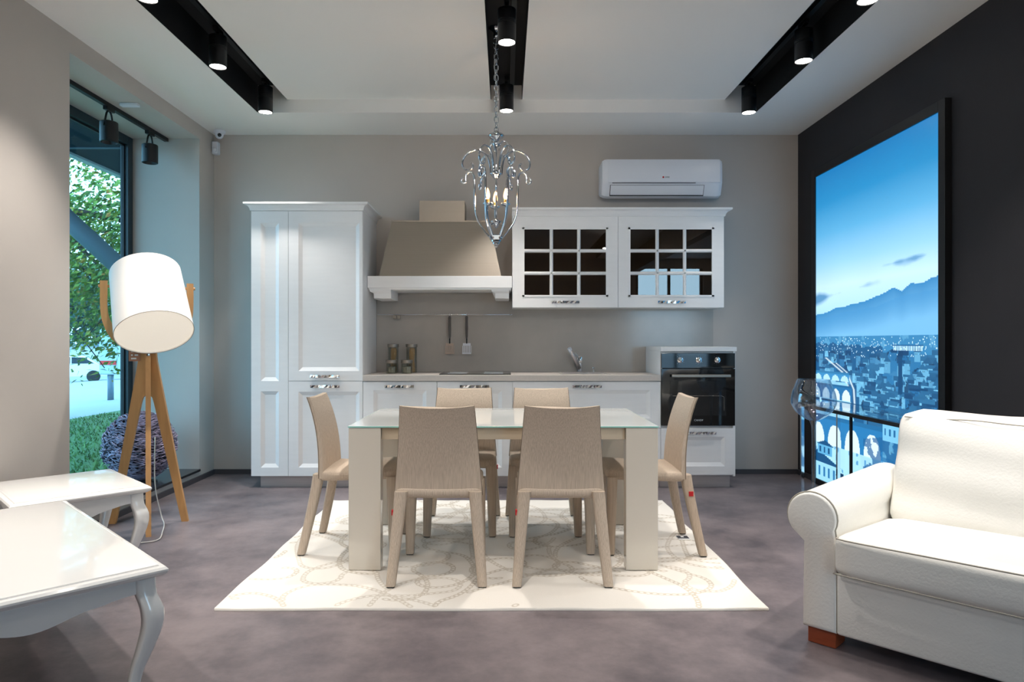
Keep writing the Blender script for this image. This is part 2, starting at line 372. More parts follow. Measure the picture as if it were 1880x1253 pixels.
t = thing('drawer_cabinet', 'wide white drawer cabinet under the sink', 'cabinet', ((X2+X3)/2, 5.8, 0))
obj('carcass', B(X2, X3-.001, YF+.023, Y1, .096, .862), M['white'], t); obj('plinth', B(X2, X3-.001, YF+.05, YF+.07, 0, .096), M['alu'], t)
d = obj('drawer', panel_door(X2+g, X3-g, .486, .858, YF, [(X2+.085, X3-.085, .565, .79)]), M['white'], t); handle(d, (X2+X3)/2, .822, YF, seed=7)
d = obj('drawer', panel_door(X2+g, X3-g, .098, .482, YF, [(X2+.085, X3-.085, .166, .405)]), M['white'], t); handle(d, (X2+X3)/2, .445, YF, seed=8)
# oven housing and oven
t = thing('oven_cabinet', 'white oven housing cabinet with one framed drawer', 'cabinet', ((X3+X4)/2, 5.8, 0))
bm = NB(); box(bm, X3+.0005, X3+.018, YF+.023, Y1, .096, 1.104); box(bm, X4-.018, X4, YF+.004, Y1, .096, 1.104); box(bm, X3+.018, X4-.018, YF+.03, Y1, .096, .50); box(bm, X3+.018, X4-.018, Y1-.02, Y1, .5, 1.104); box(bm, X3+.0185, X4-.0185, YF+.025, Y1, 1.088, 1.104)
obj('carcass', bm, M['white'], t); obj('plinth', B(X3+.0005, X4-.03, YF+.05, YF+.07, 0, .096), M['alu'], t)
obj('top', B(X3+.0005, X4+.008, YF-.008, Y1, 1.104, 1.138, bev=.002), M['white'], t)
d = obj('drawer', panel_door(X3+g, X4-g, .108, .484, YF, [(X3+.085, X4-.085, .176, .415)]), M['white'], t); handle(d, (X3+X4)/2 + .02, .447, YF, seed=9)
ox0, ox1 = X3+.004, X4-.004
t = thing('oven', 'black glass built-in oven with three knobs and steel handle', 'oven', ((ox0+ox1)/2, 5.7, .50))
obj('body', B(X3+.025, X4-.025, YF+.012, 6.03, .505, 1.084), M['black'], t)
cp = obj('control_panel', B(ox0, ox1, YF-.004, YF+.011, .968, 1.088, bev=.002), M['black_glass'], t)
dr = obj('door', B(ox0, ox1, YF-.006, YF+.011, .505, .963, bev=.002), M['black_glass'], t)
obj('window', B(ox0+.07, ox1-.075, YF-.0085, YF-.0055, .585, .865, bev=.001), M['oven_window'], dr)
bm = NB(); tube(bm, [(ox0+.09, YF-.0095, .745), (ox1-.11, YF-.0095, .745), (ox1-.09, YF-.0095, .735), (ox1-.09, YF-.0095, .625)], .0012, 6); obj('rack_line', bm, M['steel'], dr)
bm = NB(); box(bm, ox0+.075, ox1-.045, YF-.045, YF-.030, .895, .918, bev=.004)
for xx in (ox0+.11, ox1-.08): box(bm, xx-.008, xx+.008, YF-.032, YF-.005, .899, .914)
obj('handle', bm, M['steel'], dr)
for i in range(3):
    xx = ox0 + .152 + .149*i
    k = obj('knob', lathe(NB(), [(.024, 0), (.024, .004), (.019, .006), (.0175, .024), (.015, .026), (0, .026)], (xx, YF-.004, 1.033), 20, (0, -1, 0)), M['chrome'], cp, angle=40)
    bm = NB()
    for q in range(9):
        an = R(-40 + q*32.5); box(bm, xx+.033*math.sin(an)-.001, xx+.033*math.sin(an)+.001, YF-.0052, YF-.0038, 1.033+.033*math.cos(an)-.001, 1.033+.033*math.cos(an)+.001)
    obj('dial_mark', bm, M['text_light'], cp)
RX = Matrix.Rotation(R(90), 4, 'X')
text_mesh('lettering', 'CANDY', .021, M['text_light'], dr, loc4((ox0+.30, YF-.0068, .548)) @ RX)
# worktop, hob, sink, tap
wt = obj('worktop', B(XT1+.002, X3-.002, YF-.018, Y1, .864, .912, bev=.002), M['counter']); tag(wt, 'long greige kitchen worktop with square front edge', 'worktop')
t = thing('hob', 'flat black glass hob on the worktop', 'hob', (-.245, 5.75, .912)); obj('glass', B(X1+.012, X2-.012, 5.56, 5.99, .912, .919, bev=.002), M['black_glass'], t)
for xx, yy in ((-.40, 5.67), (-.40, 5.88), (-.10, 5.67), (-.10, 5.88)): obj('zone_ring', tube(NB(), [(xx+.08*math.cos(a*.2618), yy+.08*math.sin(a*.2618), .9192) for a in range(24)], .0008, 4, True), M['text_light'], t)
t = thing('sink', 'shallow greige sink set into the worktop', 'sink', (.66, 5.78, .912))
bm = NB(); 
for a in ((.46, .86, 5.58, 5.60), (.46, .86, 5.95, 5.97), (.46, .48, 5.60, 5.95), (.84, .86, 5.60, 5.95)): box(bm, *a, .912, .917)
obj('rim', bm, M['counter'], t); obj('basin', B(.48, .84, 5.60, 5.95, .912, .9135), M['alu'], t); obj('drain', lathe(NB(), [(.035, 0), (.035, .003), (0, .003)], (.66, 5.78, .9135), 20), M['chrome'], t)
t = thing('kitchen_tap', 'chrome tap with slanted spout behind the sink', 'tap', (.66, 6.01, .912))
obj('base', lathe(NB(), [(.026, 0), (.026, .006), (.0215, .01), (.0225, .085), (0, .085)], (.655, 6.01, .912), 20), M['alu'], t, angle=40)
obj('lever', lathe(NB(), [(.022, 0), (.025, .012), (.025, .045), (.02, .052), (0, .052)], (.655, 6.01, .999), 20), M['chrome'], t, angle=40)
obj('lever_pin', tube(NB(), [(.64, 6.0, 1.045), (.612, 5.995, 1.085)], .004, 6), M['chrome'], t)
obj('spout', tube(NB(), [(.648, 6.0, .945), (.60, 5.97, 1.045), (.565, 5.94, 1.105)], [.021, .019, .017], 14), M['alu'], t, smooth=True)
sp = obj('spray_head', lathe(NB(), [(.017, 0), (.018, .02), (.016, .034), (0, .036)], (.568, 5.943, 1.098), 16, (-.4, -.3, .75)), M['plastic'], t, angle=40)
t = thing('soap_dispenser', 'small chrome soap dispenser button beside the tap', 'dispenser', (.775, 6.0, .912)); obj('button', lathe(NB(), [(.014, 0), (.014, .006), (.008, .01), (.007, .03), (.011, .036), (.010, .044), (0, .046)], (.775, 6.0, .912), 16), M['chrome'], t, angle=40)
# backsplash and utensil rail
bs = obj('backsplash', B(XT1+.002, X4, YB-.012, YB-.0005, .913, 1.61), M['splash']); tag(bs, 'polished greige backsplash panel above the worktop', 'backsplash')
t = thing('utensil_rail', 'thin steel rail across the backsplash', 'rail', (-.5, 6.04, 1.41))
obj('bar', tube(NB(), [(-1.135, 6.035, 1.42), (.06, 6.035, 1.42)], .0055, 8), M['chrome'], t, smooth=True)
for xx in (-.985, .045):
    bm = NB(); box(bm, xx-.006, xx+.006, 6.03, 6.0885, 1.414, 1.426); obj('bracket', bm, M['steel'], t)
bm = NB(); box(bm, -.992, -.962, 6.024, 6.046, 1.385, 1.413, bev=.003); box(bm, -.957, -.927, 6.024, 6.046, 1.385, 1.413, bev=.003); obj('hook_clip', bm, M['steel'], t)
for i, (xx, lb) in enumerate(((-.492, 'slotted spatula hanging on the rail, closer to the storage jars'), (-.342, 'slotted spatula hanging on the rail, closer to the glazed cabinets'))):
    t = thing('spatula', lb, 'spatula', (xx, 6.03, 1.07), group='spatulas hanging on the rail')
    obj('hook', tube(NB(), [(xx, 6.030, 1.405), (xx, 6.024, 1.425), (xx, 6.032, 1.433), (xx, 6.042, 1.428)], .003, 6), M['chrome'], t)
    obj('handle', loft(bm := NB(), [[(xx-w, 6.028-.006, z), (xx+w, 6.028-.006, z), (xx+w, 6.028+.005, z), (xx-w, 6.028+.005, z)] for w, z in ((.006, 1.21), (.010, 1.23), (.013, 1.30), (.011, 1.36), (.013, 1.395), (.008, 1.408))]) and bm, M['chrome'], t)
    obj('neck', tube(NB(), [(xx, 6.028, 1.212), (xx, 6.022, 1.19), (xx, 6.026, 1.165)], .0055, 8), M['black'], t)
    bm = NB(); zt, zb = 1.168, 1.072
    for q in range(6):
        x0_ = xx - .038 + q*.0145; box(bm, x0_, x0_+.0085 if q < 5 else xx+.040, 6.024, 6.028, zb+.012, zt-.022)
    box(bm, xx-.040, xx+.040, 6.024, 6.028, zb, zb+.012); box(bm, xx-.034, xx+.034, 6.024, 6.028, zt-.022, zt)
    obj('blade', bm, M['plastic'] if i else mat('pale_copper_blade', srgb(196, 176, 160), .3, .4), t)
# storage jars
for nm, xx, yy, h, ct, lb in (('tall_jar', -.975, 5.93, .25, 'pasta', 'tall spaghetti jar standing against the larder cabinet side'), ('tall_jar', -.815, 5.93, .25, 'pasta', 'tall spaghetti jar closer to the hanging spatulas'), ('short_jar', -.965, 5.78, .115, 'spice', 'short glass jar in front of the spaghetti jar by the larder'), ('short_jar', -.835, 5.78, .115, 'spice', 'short glass jar in front of the spaghetti jar by the spatulas')):
    t = thing(nm, lb, 'jar', (xx, yy, .912), group='storage jars with steel lids on the worktop'); r_ = .044
    obj('glass', lathe(NB(), [(r_, 0), (r_+.002, .004), (r_+.002, h-.03), (r_-.004, h-.026)], (xx, yy, .912), 24, cap=False), M['jar_glass'], t, smooth=True)
    obj('lid', lathe(NB(), [(r_+.005, h-.028), (r_+.006, h-.024), (r_+.006, h-.002), (r_+.003, h), (0, h)], (xx, yy, .912), 24), M['steel'], t, angle=40)
    if ct == 'pasta': obj('spaghetti', lathe(NB(), [(.026, .004), (.026, h-.05), (.020, h-.035), (0, h-.035)], (xx+.004, yy, .912), 10), M['pasta'], t)
    else: obj('contents', lathe(NB(), [(.034, .004), (.034, h*.5), (0, h*.5)], (xx, yy, .912), 16), M['spice'], t, angle=40)
# glazed wall cabinets
ZW0, ZW1, YW = 1.471, 2.242, 5.785
def glazed_door(a, b):
    fr = .098; bar = .020; zb0, zb1 = ZW0+.10, ZW1-.098; mu = .012
    bm = NB(); box(bm, a, a+fr, YW, YW+.022, ZW0, ZW1); box(bm, b-fr, b, YW, YW+.022, ZW0, ZW1); box(bm, a+fr, b-fr, YW, YW+.022, ZW0, zb0); box(bm, a+fr, b-fr, YW, YW+.022, zb1, ZW1)
    # inner lip of the frame
    for q in ((a+fr-.014, a+fr+.004, zb0-.014, zb1+.014), (b-fr-.004, b-fr+.014, zb0-.014, zb1+.014)): box(bm, q[0], q[1], YW-.004, YW+.01, q[2], q[3])
    for z in (zb0, zb1): box(bm, a+fr-.014, b-fr+.014, YW-.004, YW+.01, z-.010, z+.006)
    return bm, a+fr, b-fr, zb0, zb1
cut = (X2+X4)/2
for i, (a, b, lb) in enumerate(((X2+g, cut-g, 'white glazed wall cabinet next to the range hood'), (cut+g, X4-g, 'white glazed wall cabinet above the oven'))):
    t = thing('wall_cabinet', lb, 'cabinet', ((a+b)/2, 5.95, ZW0))
    bm = NB(); box(bm, a, a+.018, YW+.024, Y1, ZW0, ZW1); box(bm, b-.018, b, YW+.024, Y1, ZW0, ZW1); box(bm, a+.018, b-.018, YW+.024, Y1, ZW0, ZW0+.018); box(bm, a+.018, b-.018, YW+.024, Y1, ZW1-.018, ZW1); box(bm, a+.018, b-.018, Y1-.01, Y1, ZW0+.018, ZW1-.018)
    obj('carcass', bm, M['white'], t)
    bm, ga, gb, gz0, gz1 = glazed_door(a, b); d = obj('door', bm, M['white'], t)
    w_ = (gb-ga)/3; h_ = (gz1-gz0)/3
    for k in (1, 2):
        loft(bm := NB(), [[(ga+w_*k-.016, YW+.012, z), (ga+w_*k-.006, YW-.002, z), (ga+w_*k+.006, YW-.002, z), (ga+w_*k+.016, YW+.012, z)] for z in (gz0-.012, gz1+.012)]); obj('muntin', bm, M['white'], d)
        loft(bm := NB(), [[(x, YW+.012, gz0+h_*k-.016), (x, YW-.002, gz0+h_*k-.006), (x, YW-.002, gz0+h_*k+.006), (x, YW+.012, gz0+h_*k+.016)] for x in (ga-.012, gb+.012)]); obj('muntin', bm, M['white'], d)
    for q in range(9):
        cx, cz = ga + w_*(q % 3), gz0 + h_*(q//3)
        obj('pane', B(cx+.004, cx+w_-.004, YW+.010, YW+.0135, cz+.004, cz+h_-.004), M['cab_glass'], d)
    handle(d, (a+b)/2, ZW0+.045, YW, seed=20+i)
cn = obj('cabinet_cornice', crown(X2-.0, X4+.0, YW, Y1, ZW1, ZW1+.068, .055, (0, 1)), M['white']); tag(cn, 'white moulded cornice over the two glazed wall cabinets', 'cornice')
for i, (xx, yy, lb) in enumerate(((.235, 5.93, 'crystal bowl behind the cabinet glass, closest to the range hood'), (.325, 5.87, 'crystal bowl behind the cabinet glass, second from the range hood'), (.53, 5.88, 'crystal bowl behind the cabinet glass, third from the range hood'), (.60, 5.90, 'crystal bowl behind the cabinet glass, fourth from the range hood'))):
    r_ = .034; o = obj('crystal_bowl', lathe(NB(), [(.012, 0), (.014, .006), (.007, .014), (r_*.8, .03), (r_, .055), (r_*.85, .068), (r_*.8, .066), (r_*.9, .052), (r_*.6, .032), (0, .028)], (xx, yy, ZW0+.0182), 9), M['crystal'])
    tag(o, lb, 'bowl', 'crystal bowls in the glazed wall cabinet')
# range hood
t = thing('range_hood', 'brushed steel range hood with white wooden mantel', 'hood', (-.546, 5.9, 1.54))
YM = 5.67
bm = NB(); box(bm, XT1+.003, X2-.003, YM, Y1-.001, 1.628, 1.7275, bev=.003); box(bm, XT1+.012, X2-.012, YM+.01, Y1-.001, 1.614, 1.628)
obj('mantel', bm, M['white'], t)
for a, b in ((-1.13, -.955), (-.115, .03)):
    bm = NB(); prof = [(YM+.012, 1.614), (YM+.012, 1.60), (YM+.03, 1.585), (YM+.04, 1.545), (YM+.06, 1.54), (Y1-.012, 1.54), (Y1-.012, 1.614)]
    loft(bm, [[(a + (.03 if z < 1.59 else 0), y, z) for y, z in prof], [(b, y, z) for y, z in prof]]); obj('corbel', bm, M['white'], t)
zt = 2.205; bm = NB()
loft(bm, [[(-1.055, 5.695, 1.728), (-.036, 5.695, 1.728), (-.036, Y1, 1.728), (-1.055, Y1, 1.728)], [(-.972, 5.832, zt), (-.135, 5.832, zt), (-.135, Y1, zt), (-.972, Y1, zt)]])
obj('canopy', bm, M['steel'], t)
obj('canopy_rim', B(-.976, -.131, 5.828, Y1, zt, zt+.012), M['steel'], t)
obj('chimney', B(-.738, -.35, 5.85, Y1, zt+.012, 2.39), M['steel'], t)
# air conditioner
t = thing('air_conditioner', 'white wall-mounted split air conditioner above the glazed cabinets', 'air conditioner', (1.36, 6.0, 2.437))
ax0, ax1, az0, az1 = .833, 1.883, 2.437, 2.762
def ac_ring(x, ins):
    p = [(6.098, az0+.03), (5.99, az0), (5.945, az0+.012), (5.905, az0+.105), (5.900, az0+.12), (5.897, az0+.20), (5.90, az1-.03), (5.915, az1), (6.098, az1)]
    cy, cz = 6.04, (az0+az1)/2
    return [(x, y + (cy-y)*ins*(1 if y < 6.09 else 0), z + (cz-z)*ins) for y, z in p]
bm = NB(); loft(bm, [ac_ring(ax0, .22), ac_ring(ax0+.006, .09), ac_ring(ax0+.025, .02), ac_ring(ax0+.05, 0), ac_ring(ax1-.05, 0), ac_ring(ax1-.025, .02), ac_ring(ax1-.006, .09), ac_ring(ax1, .22)])
obj('casing', bm, M['plastic'], t, angle=35)
bm = NB(); loft(bm, [[(x, 5.8965, az0+.119), (x, 5.891, az0+.126), (x, 5.8905, az0+.20), (x, 5.894, az1-.03), (x, 5.905, az1-.003), (x, 5.93, az1-.003), (x, 5.93, az0+.119)] for x in (ax0+.055, ax1-.03)])
obj('panel_gap', B(ax0+.09, ax1-.24, 5.8935, 5.93, az0+.1145, az0+.1188), M['card_dark'], t)
fp = obj('front_panel', bm, M['plastic'], t, angle=30)
loft(bm := NB(), [[(x, 5.9345, az0+.021), (x, 5.9000, az0+.0965), (x, 5.92, az0+.0965), (x, 5.955, az0+.021)] for x in (ax0+.077, ax1-.167)]); obj('louvre', bm, M['plastic'], t)
loft(bm := NB(), [[(x, 5.9425, az0+.0125), (x, 5.9030, az0+.1005), (x, 5.93, az0+.1005), (x, 5.97, az0+.0125)] for x in (ax0+.072, ax1-.162)]); obj('outlet_slot', bm, M['card_dark'], t)
obj('logo_dot', lathe(NB(), [(.008, 0), (.008, .001), (0, .001)], (1.362, 5.8907, az0+.165), 16, (0, -1, 0)), M['red'], fp)
text_mesh('lettering', 'GREE', .017, M['text_dark'], fp, loc4((1.396, 5.8902, az0+.165)) @ RX)

# ------------------------------------------------------------ track lighting
ORD = ['first', 'second', 'third', 'fourth', 'fifth', 'sixth', 'seventh']
def spotlight(x, y, z0, ztrack, label, group, aim=None, on=True, r=.055, h=.20, power=None):
    t = thing('track_spotlight', label, 'spotlight', (x, y, z0), group=group); zt = z0 + h
    obj('adapter', B(x-.016, x+.016, y-.05, y+.05, ztrack-.028, ztrack, bev=.003), M['black'], t)
    obj('stem', tube(NB(), [(x, y, zt-.01), (x, y, ztrack-.026)], .011, 10), M['black'], t)
    prof = [(r-.004, 0), (r, .002), (r, h*.52)]
    for k in range(3): prof += [(r, h*(.54+.045*k)), (r-.0025, h*(.548+.045*k)), (r-.0025, h*(.555+.045*k)), (r, h*(.563+.045*k))]
    prof += [(r, h-.004), (r-.006, h), (0, h)]
    body = lathe(NB(), prof, (x, y, z0), 28, cap=False); lathe(body, [(r-.004, 0), (r-.010, .030)], (x, y, z0), 28, cap=False)
    obj('housing', body, M['black'], t, angle=35)
    obj('lens', lathe(NB(), [(r-.006, .0), (r-.007, .002), (0, .004)] if on else [(r-.010, .028), (r-.012, .03), (0, .03)], (x, y, z0+.004), 24), M['lens'] if on else M['lens_off'], t)
    if on:
        l = bpy.data.lights.new('spot_beam', 'SPOT'); l.energy = power or SPOT_POWER; l.color = SPOT_COLOR; l.spot_size = R(78); l.spot_blend = .85; l.shadow_soft_size = .045
        o = bpy.data.objects.new('spot_beam', l); C.objects.link(o); o.parent = t; o.location = (0, 0, -.012)
        if aim is not None:
            dv = Vector(aim) - Vector((x, y, z0)); o.rotation_euler = dv.to_track_quat('-Z', 'Y').to_euler()
def ytrack(name, x, y0, y1, z, label):
    o = obj(name, B(x-.0175, x+.0175, y0, y1, z-.03, z, bev=.002), M['black']); tag(o, label, 'track'); return o
SIDE = {'a': ('beside the window wall', -1.87), 'b': ('over the dining table', .008), 'c': ('beside the black wall', 1.90)}
for k, (where, x) in SIDE.items(): ytrack('lighting_track', x + (.045 if k == 'b' else 0), REAR_Y+.3, YE-.08, ZS-.0005, 'black lighting track in the ceiling channel ' + where)
for x, ys, k, aims in ((-1.87, (5.32, 4.44, 3.56, 2.6, 1.5, .2, -1.4), 'a', {}), (.008, (5.29, 4.08, 2.75, 1.5, .2, -1.4), 'b', {}), (1.90, (5.33, 4.35, 3.58, 2.6, 1.5, .2, -1.4), 'c', {})):
    for i, y in enumerate(ys):
        aim = (x*.96, y - .12, 0); pw_ = None
        if k == 'a' and i == 2: aim = (x-.75, y-.1, 0)
        if k == 'b' and i == 0: aim = (x, 5.0, 0)
        if k == 'c' and i == 2: aim = (x, y-.5, 0)
        if y < 2.8: aim = (x*.75, 5.6, .9 if i % 2 else 1.4); pw_ = 27  # spots out of view, added as fill for kitchen, tables and sofa
        if k == 'c' and i < 2: pw_ = (34, 60)[i]; aim = (x-.25, y-.25, 0)
        if k == 'c' and i == 3: aim = (1.8, 2.5, .4); pw_ = 80
        if k == 'a' and i == 3: aim = (-1.8, 2.4, .4); pw_ = 110
        if k == 'a' and i == 4: aim = (-1.35, 2.3, .2); pw_ = 55
        if k == 'a' and i == 5: aim = (-1.2, 2.1, .3); pw_ = 60
        if k == 'c' and i == 4: aim = (1.5, 2.4, .2); pw_ = 40
        if k == 'b' and i == 2: aim = (0, 2.9, 0); pw_ = 66
        spotlight(x, y, 2.968, ZS-.03, ORD[i] + ' black spotlight from the kitchen wall on the track ' + SIDE[k][0], 'lit spotlights on the ceiling tracks', aim, power=pw_)
o = ytrack('lighting_track', -2.88, NY0+.1, NY1-.01, NZ1-.0005, 'black lighting track on the window niche ceiling')
for y, lb in ((4.95, 'black unlit spotlight in the niche, away from the kitchen wall'), (5.52, 'black unlit spotlight in the niche, by the end wall')):
    x, z0 = -2.875, 2.625
    t = thing('niche_spotlight', lb, 'spotlight', (x, y, z0), group='unlit spotlights in the window niche')
    obj('adapter', B(x-.016, x+.016, y-.05, y+.05, NZ1-.058, NZ1-.0305, bev=.003), M['black'], t)
    for s in (-1, 1): obj('yoke_arm', tube(NB(), smooth_path([(x, y+s*.008, NZ1-.056), (x, y+s*.028, NZ1-.075), (x, y+s*.045, z0+.16), (x, y+s*.062, z0+.11)]), .007, 8), M['black'], t)
    b_ = lathe(NB(), [(.054, 0), (.060, .003), (.060, .145), (.054, .150), (0, .150)], (x, y, z0), 26, cap=False); lathe(b_, [(.054, 0), (.040, .035)], (x, y, z0), 26, cap=False)
    obj('housing', b_, M['black'], t, angle=35); obj('reflector', lathe(NB(), [(.041, .030), (.036, .036), (0, .036)], (x, y, z0), 24), M['lens_off'], t)
o = obj('emergency_light', B(-2.79, -2.66, 4.93, 4.975, NZ1-.022, NZ1-.0005, bev=.004), M['plastic']); tag(o, 'small flat white emergency light on the niche ceiling', 'light')
# dome camera and motion sensor
t = thing('dome_camera', 'small white dome security camera in the ceiling corner', 'camera', (-2.50, 5.97, 2.95))
obj('base', lathe(NB(), [(.048, 0), (.050, .01), (.050, .022), (.040, .028)], (-2.50, 5.97, 3.0017), 24), M['plastic'], t, angle=40)
obj('ball', lathe(NB(), [(.001, -.036)] + [(.036*math.sin(a), -.036*math.cos(a)) for a in (.4, .8, 1.2, 1.57, 2.0, 2.5)], (-2.50, 5.965, 2.99), 20), M['plastic'], t, smooth=True)
obj('lens', lathe(NB(), [(.017, 0), (.015, .010), (0, .012)], (-2.487, 5.937, 2.980), 16, (.35, -.9, -.3)), M['camera_lens'], t, smooth=True)
t = thing('motion_sensor', 'small white motion sensor under the dome camera', 'sensor', (-2.575, 6.05, 2.84))
obj('case', B(-2.60, -2.545, 6.035, 6.0985, 2.845, 2.955, bev=.008), M['plastic'], t); obj('lens', lathe(NB(), [(.022, 0), (.02, .012), (.012, .02), (0, .022)], (-2.572, 6.036, 2.878), 16, (0, -1, -.2)), M['plastic'], t, smooth=True)

# ------------------------------------------------------------ chandelier
cx, cy = -.061, 4.5
t = thing('chandelier', 'chrome lantern chandelier with scroll arms and candle bulbs', 'chandelier', (cx, cy, 1.78))
zz = lambda zy: 1.18 + (628 - zy*.3831)/278.4
obj('canopy', lathe(NB(), [(.050, 0), (.050, -.006), (.028, -.018), (.016, -.035), (.020, -.052), (.012, -.062), (0, -.064)], (cx, cy, ZS), 20), M['lantern'], t, smooth=True)
ztop = zz(635)
def link_ring(z, rot, h=.042, w=.026, r=.0032):
    pts = [(cx + math.cos(rot)*w/2*s, cy + math.sin(rot)*w/2*s, z + q) for s, q in ((0, h/2), (.8, h/2-.004), (1, h/2-.012), (1, -h/2+.012), (.8, -h/2+.004), (0, -h/2), (-.8, -h/2+.004), (-1, -h/2+.012), (-1, h/2-.012), (-.8, h/2-.004))]
    return tube(NB(), pts, r, 6, True)
nl = 17; z_hi = ZS - .075
obj('chain_ring', tube(NB(), [(cx + .022*math.cos(a*.5236), cy, z_hi - .01 + .022*math.sin(a*.5236)) for a in range(12)], .003, 6, True), M['lantern'], t, smooth=True)
for i in range(nl):
    z = z_hi - .045 - (z_hi - .045 - ztop - .012)*(i)/(nl-1)
    obj('chain_link', link_ring(z, R(90*(i % 2) + 20)), M['lantern'], t, smooth=True)
obj('power_wire', tube(NB(), smooth_path([(cx+.004, cy, ZS-.06), (cx-.012, cy, 3.0), (cx+.010, cy, 2.8), (cx, cy, ztop-.02)]), .0018, 6), M['cord'], t)
obj('top_loop', tube(NB(), [(cx + .020*math.cos(a*.5236), cy, ztop-.012 + .020*math.sin(a*.5236)) for a in range(12)], .004, 6, True), M['lantern'], t, smooth=True)
obj('top_cup', lathe(NB(), [(.010, .022), (.048, .014), (.054, .004), (.044, -.010), (.020, -.020), (.014, -.034), (.026, -.044), (.026, -.058), (.012, -.07), (0, -.072)], (cx, cy, zz(655)), 24), M['lantern'], t, smooth=True)
obj('stem', tube(NB(), [(cx, cy, zz(690)), (cx, cy, zz(1075))], .006, 10), M['lantern'], t, smooth=True)
obj('hub', lathe(NB(), [(.008, .03), (.016, .02), (.038, .010), (.042, .002), (.030, -.006), (.022, -.02), (.012, -.028), (0, -.030)], (cx, cy, zz(838)), 20), M['lantern'], t, smooth=True)
obj('lower_hub', lathe(NB(), [(.008, .025), (.034, .012), (.038, .004), (.020, -.008), (.014, -.024), (.006, -.036), (0, -.038)], (cx, cy, zz(1068)), 20), M['lantern'], t, smooth=True)
obj('finial', lathe(NB(), [(.05, .028), (.056, .022), (.046, .012), (.044, .002), (.034, -.004), (.034, -.014), (.024, -.02), (.024, -.028), (.012, -.036), (.014, -.044), (.006, -.052), (0, -.055)], (cx, cy, zz(1150)), 24), M['lantern'], t, angle=50)
q_ = .001378
up_path = [(26, 838), (30, 790), (42, 752), (68, 730), (100, 722), (136, 738), (160, 772), (156, 806), (134, 818), (114, 806), (112, 790), (122, 784)]
cage = [(158, 852), (166, 866), (160, 880), (146, 876), (146, 858), (142, 838), (126, 827), (110, 836), (104, 860), (103, 920), (100, 1000), (86, 1060), (58, 1105), (30, 1140)]
for k in range(6):
    an = R(60*k + 2); ca, sa = math.cos(an), math.sin(an)
    P3 = lambda path: smooth_path([(cx + ca*r*q_, cy + sa*r*q_, zz(y)) for r, y in path], 5)
    obj('scroll_arm', tube(NB(), P3(up_path), .0066, 8), M['lantern'], t, smooth=True)
    obj('cage_bar', tube(NB(), P3(cage), .0064, 8), M['lantern'], t, smooth=True)
    if k % 2 == 0: obj('small_scroll', tube(NB(), P3([(14, 722), (20, 690), (36, 678), (54, 690), (58, 716), (48, 742), (34, 752)]), .0048, 8), M['lantern'], t, smooth=True)
for k in range(3):
    an = R(90 + 120*k + 6); ca, sa = math.cos(an), math.sin(an); rr = .068; bx_, by_ = cx + ca*rr, cy + sa*rr
    obj('candle_arm', tube(NB(), smooth_path([(cx + ca*.012, cy + sa*.012, zz(1065)), (cx + ca*.045, cy + sa*.045, zz(1078)), (cx + ca*rr, cy + sa*rr, zz(1040)), (bx_, by_, zz(992))]), .0045, 8), M['lantern'], t, smooth=True)
    cup = obj('drip_cup', lathe(NB(), [(.008, -.008), (.024, 0), (.034, .010), (.033, .012), (.02, .004), (0, .004)], (bx_, by_, zz(990)), 18), M['lantern'], t, smooth=True)
    obj('candle_sleeve', lathe(NB(), [(.0105, 0), (.0105, .034), (.008, .036), (0, .036)], (bx_, by_, zz(988)), 14), M['brass'], t, angle=40)
    bl = obj('bulb', lathe(NB(), [(.007, 0), (.0135, .014), (.015, .026), (.011, .048), (.005, .066), (.001, .074)], (bx_, by_, zz(988)+.036), 14), M['bulb'], t, smooth=True)
    l = bpy.data.lights.new('bulb_glow', 'POINT'); l.energy = 2.2; l.color = (1, .62, .3); l.shadow_soft_size = .02
    lo = bpy.data.objects.new('bulb_glow', l); C.objects.link(lo); lo.location = (bx_ - cx, by_ - cy, zz(988)+.07 - 1.78); lo.parent = t

# ------------------------------------------------------------ rug, dining table, chairs
RUGZ = .012; RUGT = .0145     # pile height, and what stands on it
def paint_chains(nx, ny, w, h):
    """printed chain pattern: curling rows of oval links, as a 0..1 mask on the rug's faces"""
    m = np.zeros((ny, nx)); r = random.Random(17); px, py = w/nx, h/ny
    for c in range(46):
        x, y = r.uniform(0, w), r.uniform(0, h); a = r.uniform(0, 6.28); kap = r.uniform(-6, 6); ox = r.uniform(.7, 1)
        for k in range(r.randint(35, 80)):
            if k % 9 == 0: kap = r.choice((-1, 1))*r.uniform(2, 13) if r.random() < .5 else kap*.4
            a += kap*.030; x += .030*math.cos(a); y += .030*math.sin(a)
            i0, i1 = int((x-.03)/px), int((x+.03)/px)+1; j0, j1 = int((y-.03)/py), int((y+.03)/py)+1
            if i0 < 0 or j0 < 0 or i1 > nx or j1 > ny: continue
            X, Y = np.meshgrid((np.arange(i0, i1)+.5)*px - x, (np.arange(j0, j1)+.5)*py - y); u = X*math.cos(a) + Y*math.sin(a); v = -X*math.sin(a) + Y*math.cos(a)
            d = np.abs(np.sqrt((u/.017)**2 + (v/.0105)**2) - 1); m[j0:j1, i0:i1] = np.maximum(m[j0:j1, i0:i1], np.clip(1.5 - d*3.2, 0, 1)*ox)
    return m
nx, ny = 460, 386; x0, x1, y0, y1 = -1.275, 1.155, 2.99, 5.03
gx_, gy_ = np.meshgrid(np.linspace(x0, x1, nx+1), np.linspace(y0, y1, ny+1))
wob = (.004*np.sin(gy_*5.2+1) + .003*np.sin(gy_*11))*(np.abs(gx_-(x0+x1)/2)/1.2)**6
top = np.stack([gx_ + wob, gy_ + .004*np.sin(gx_*7), RUGZ + .0012*np.sin(gx_*24 + gy_*13)], -1).reshape(-1, 3)
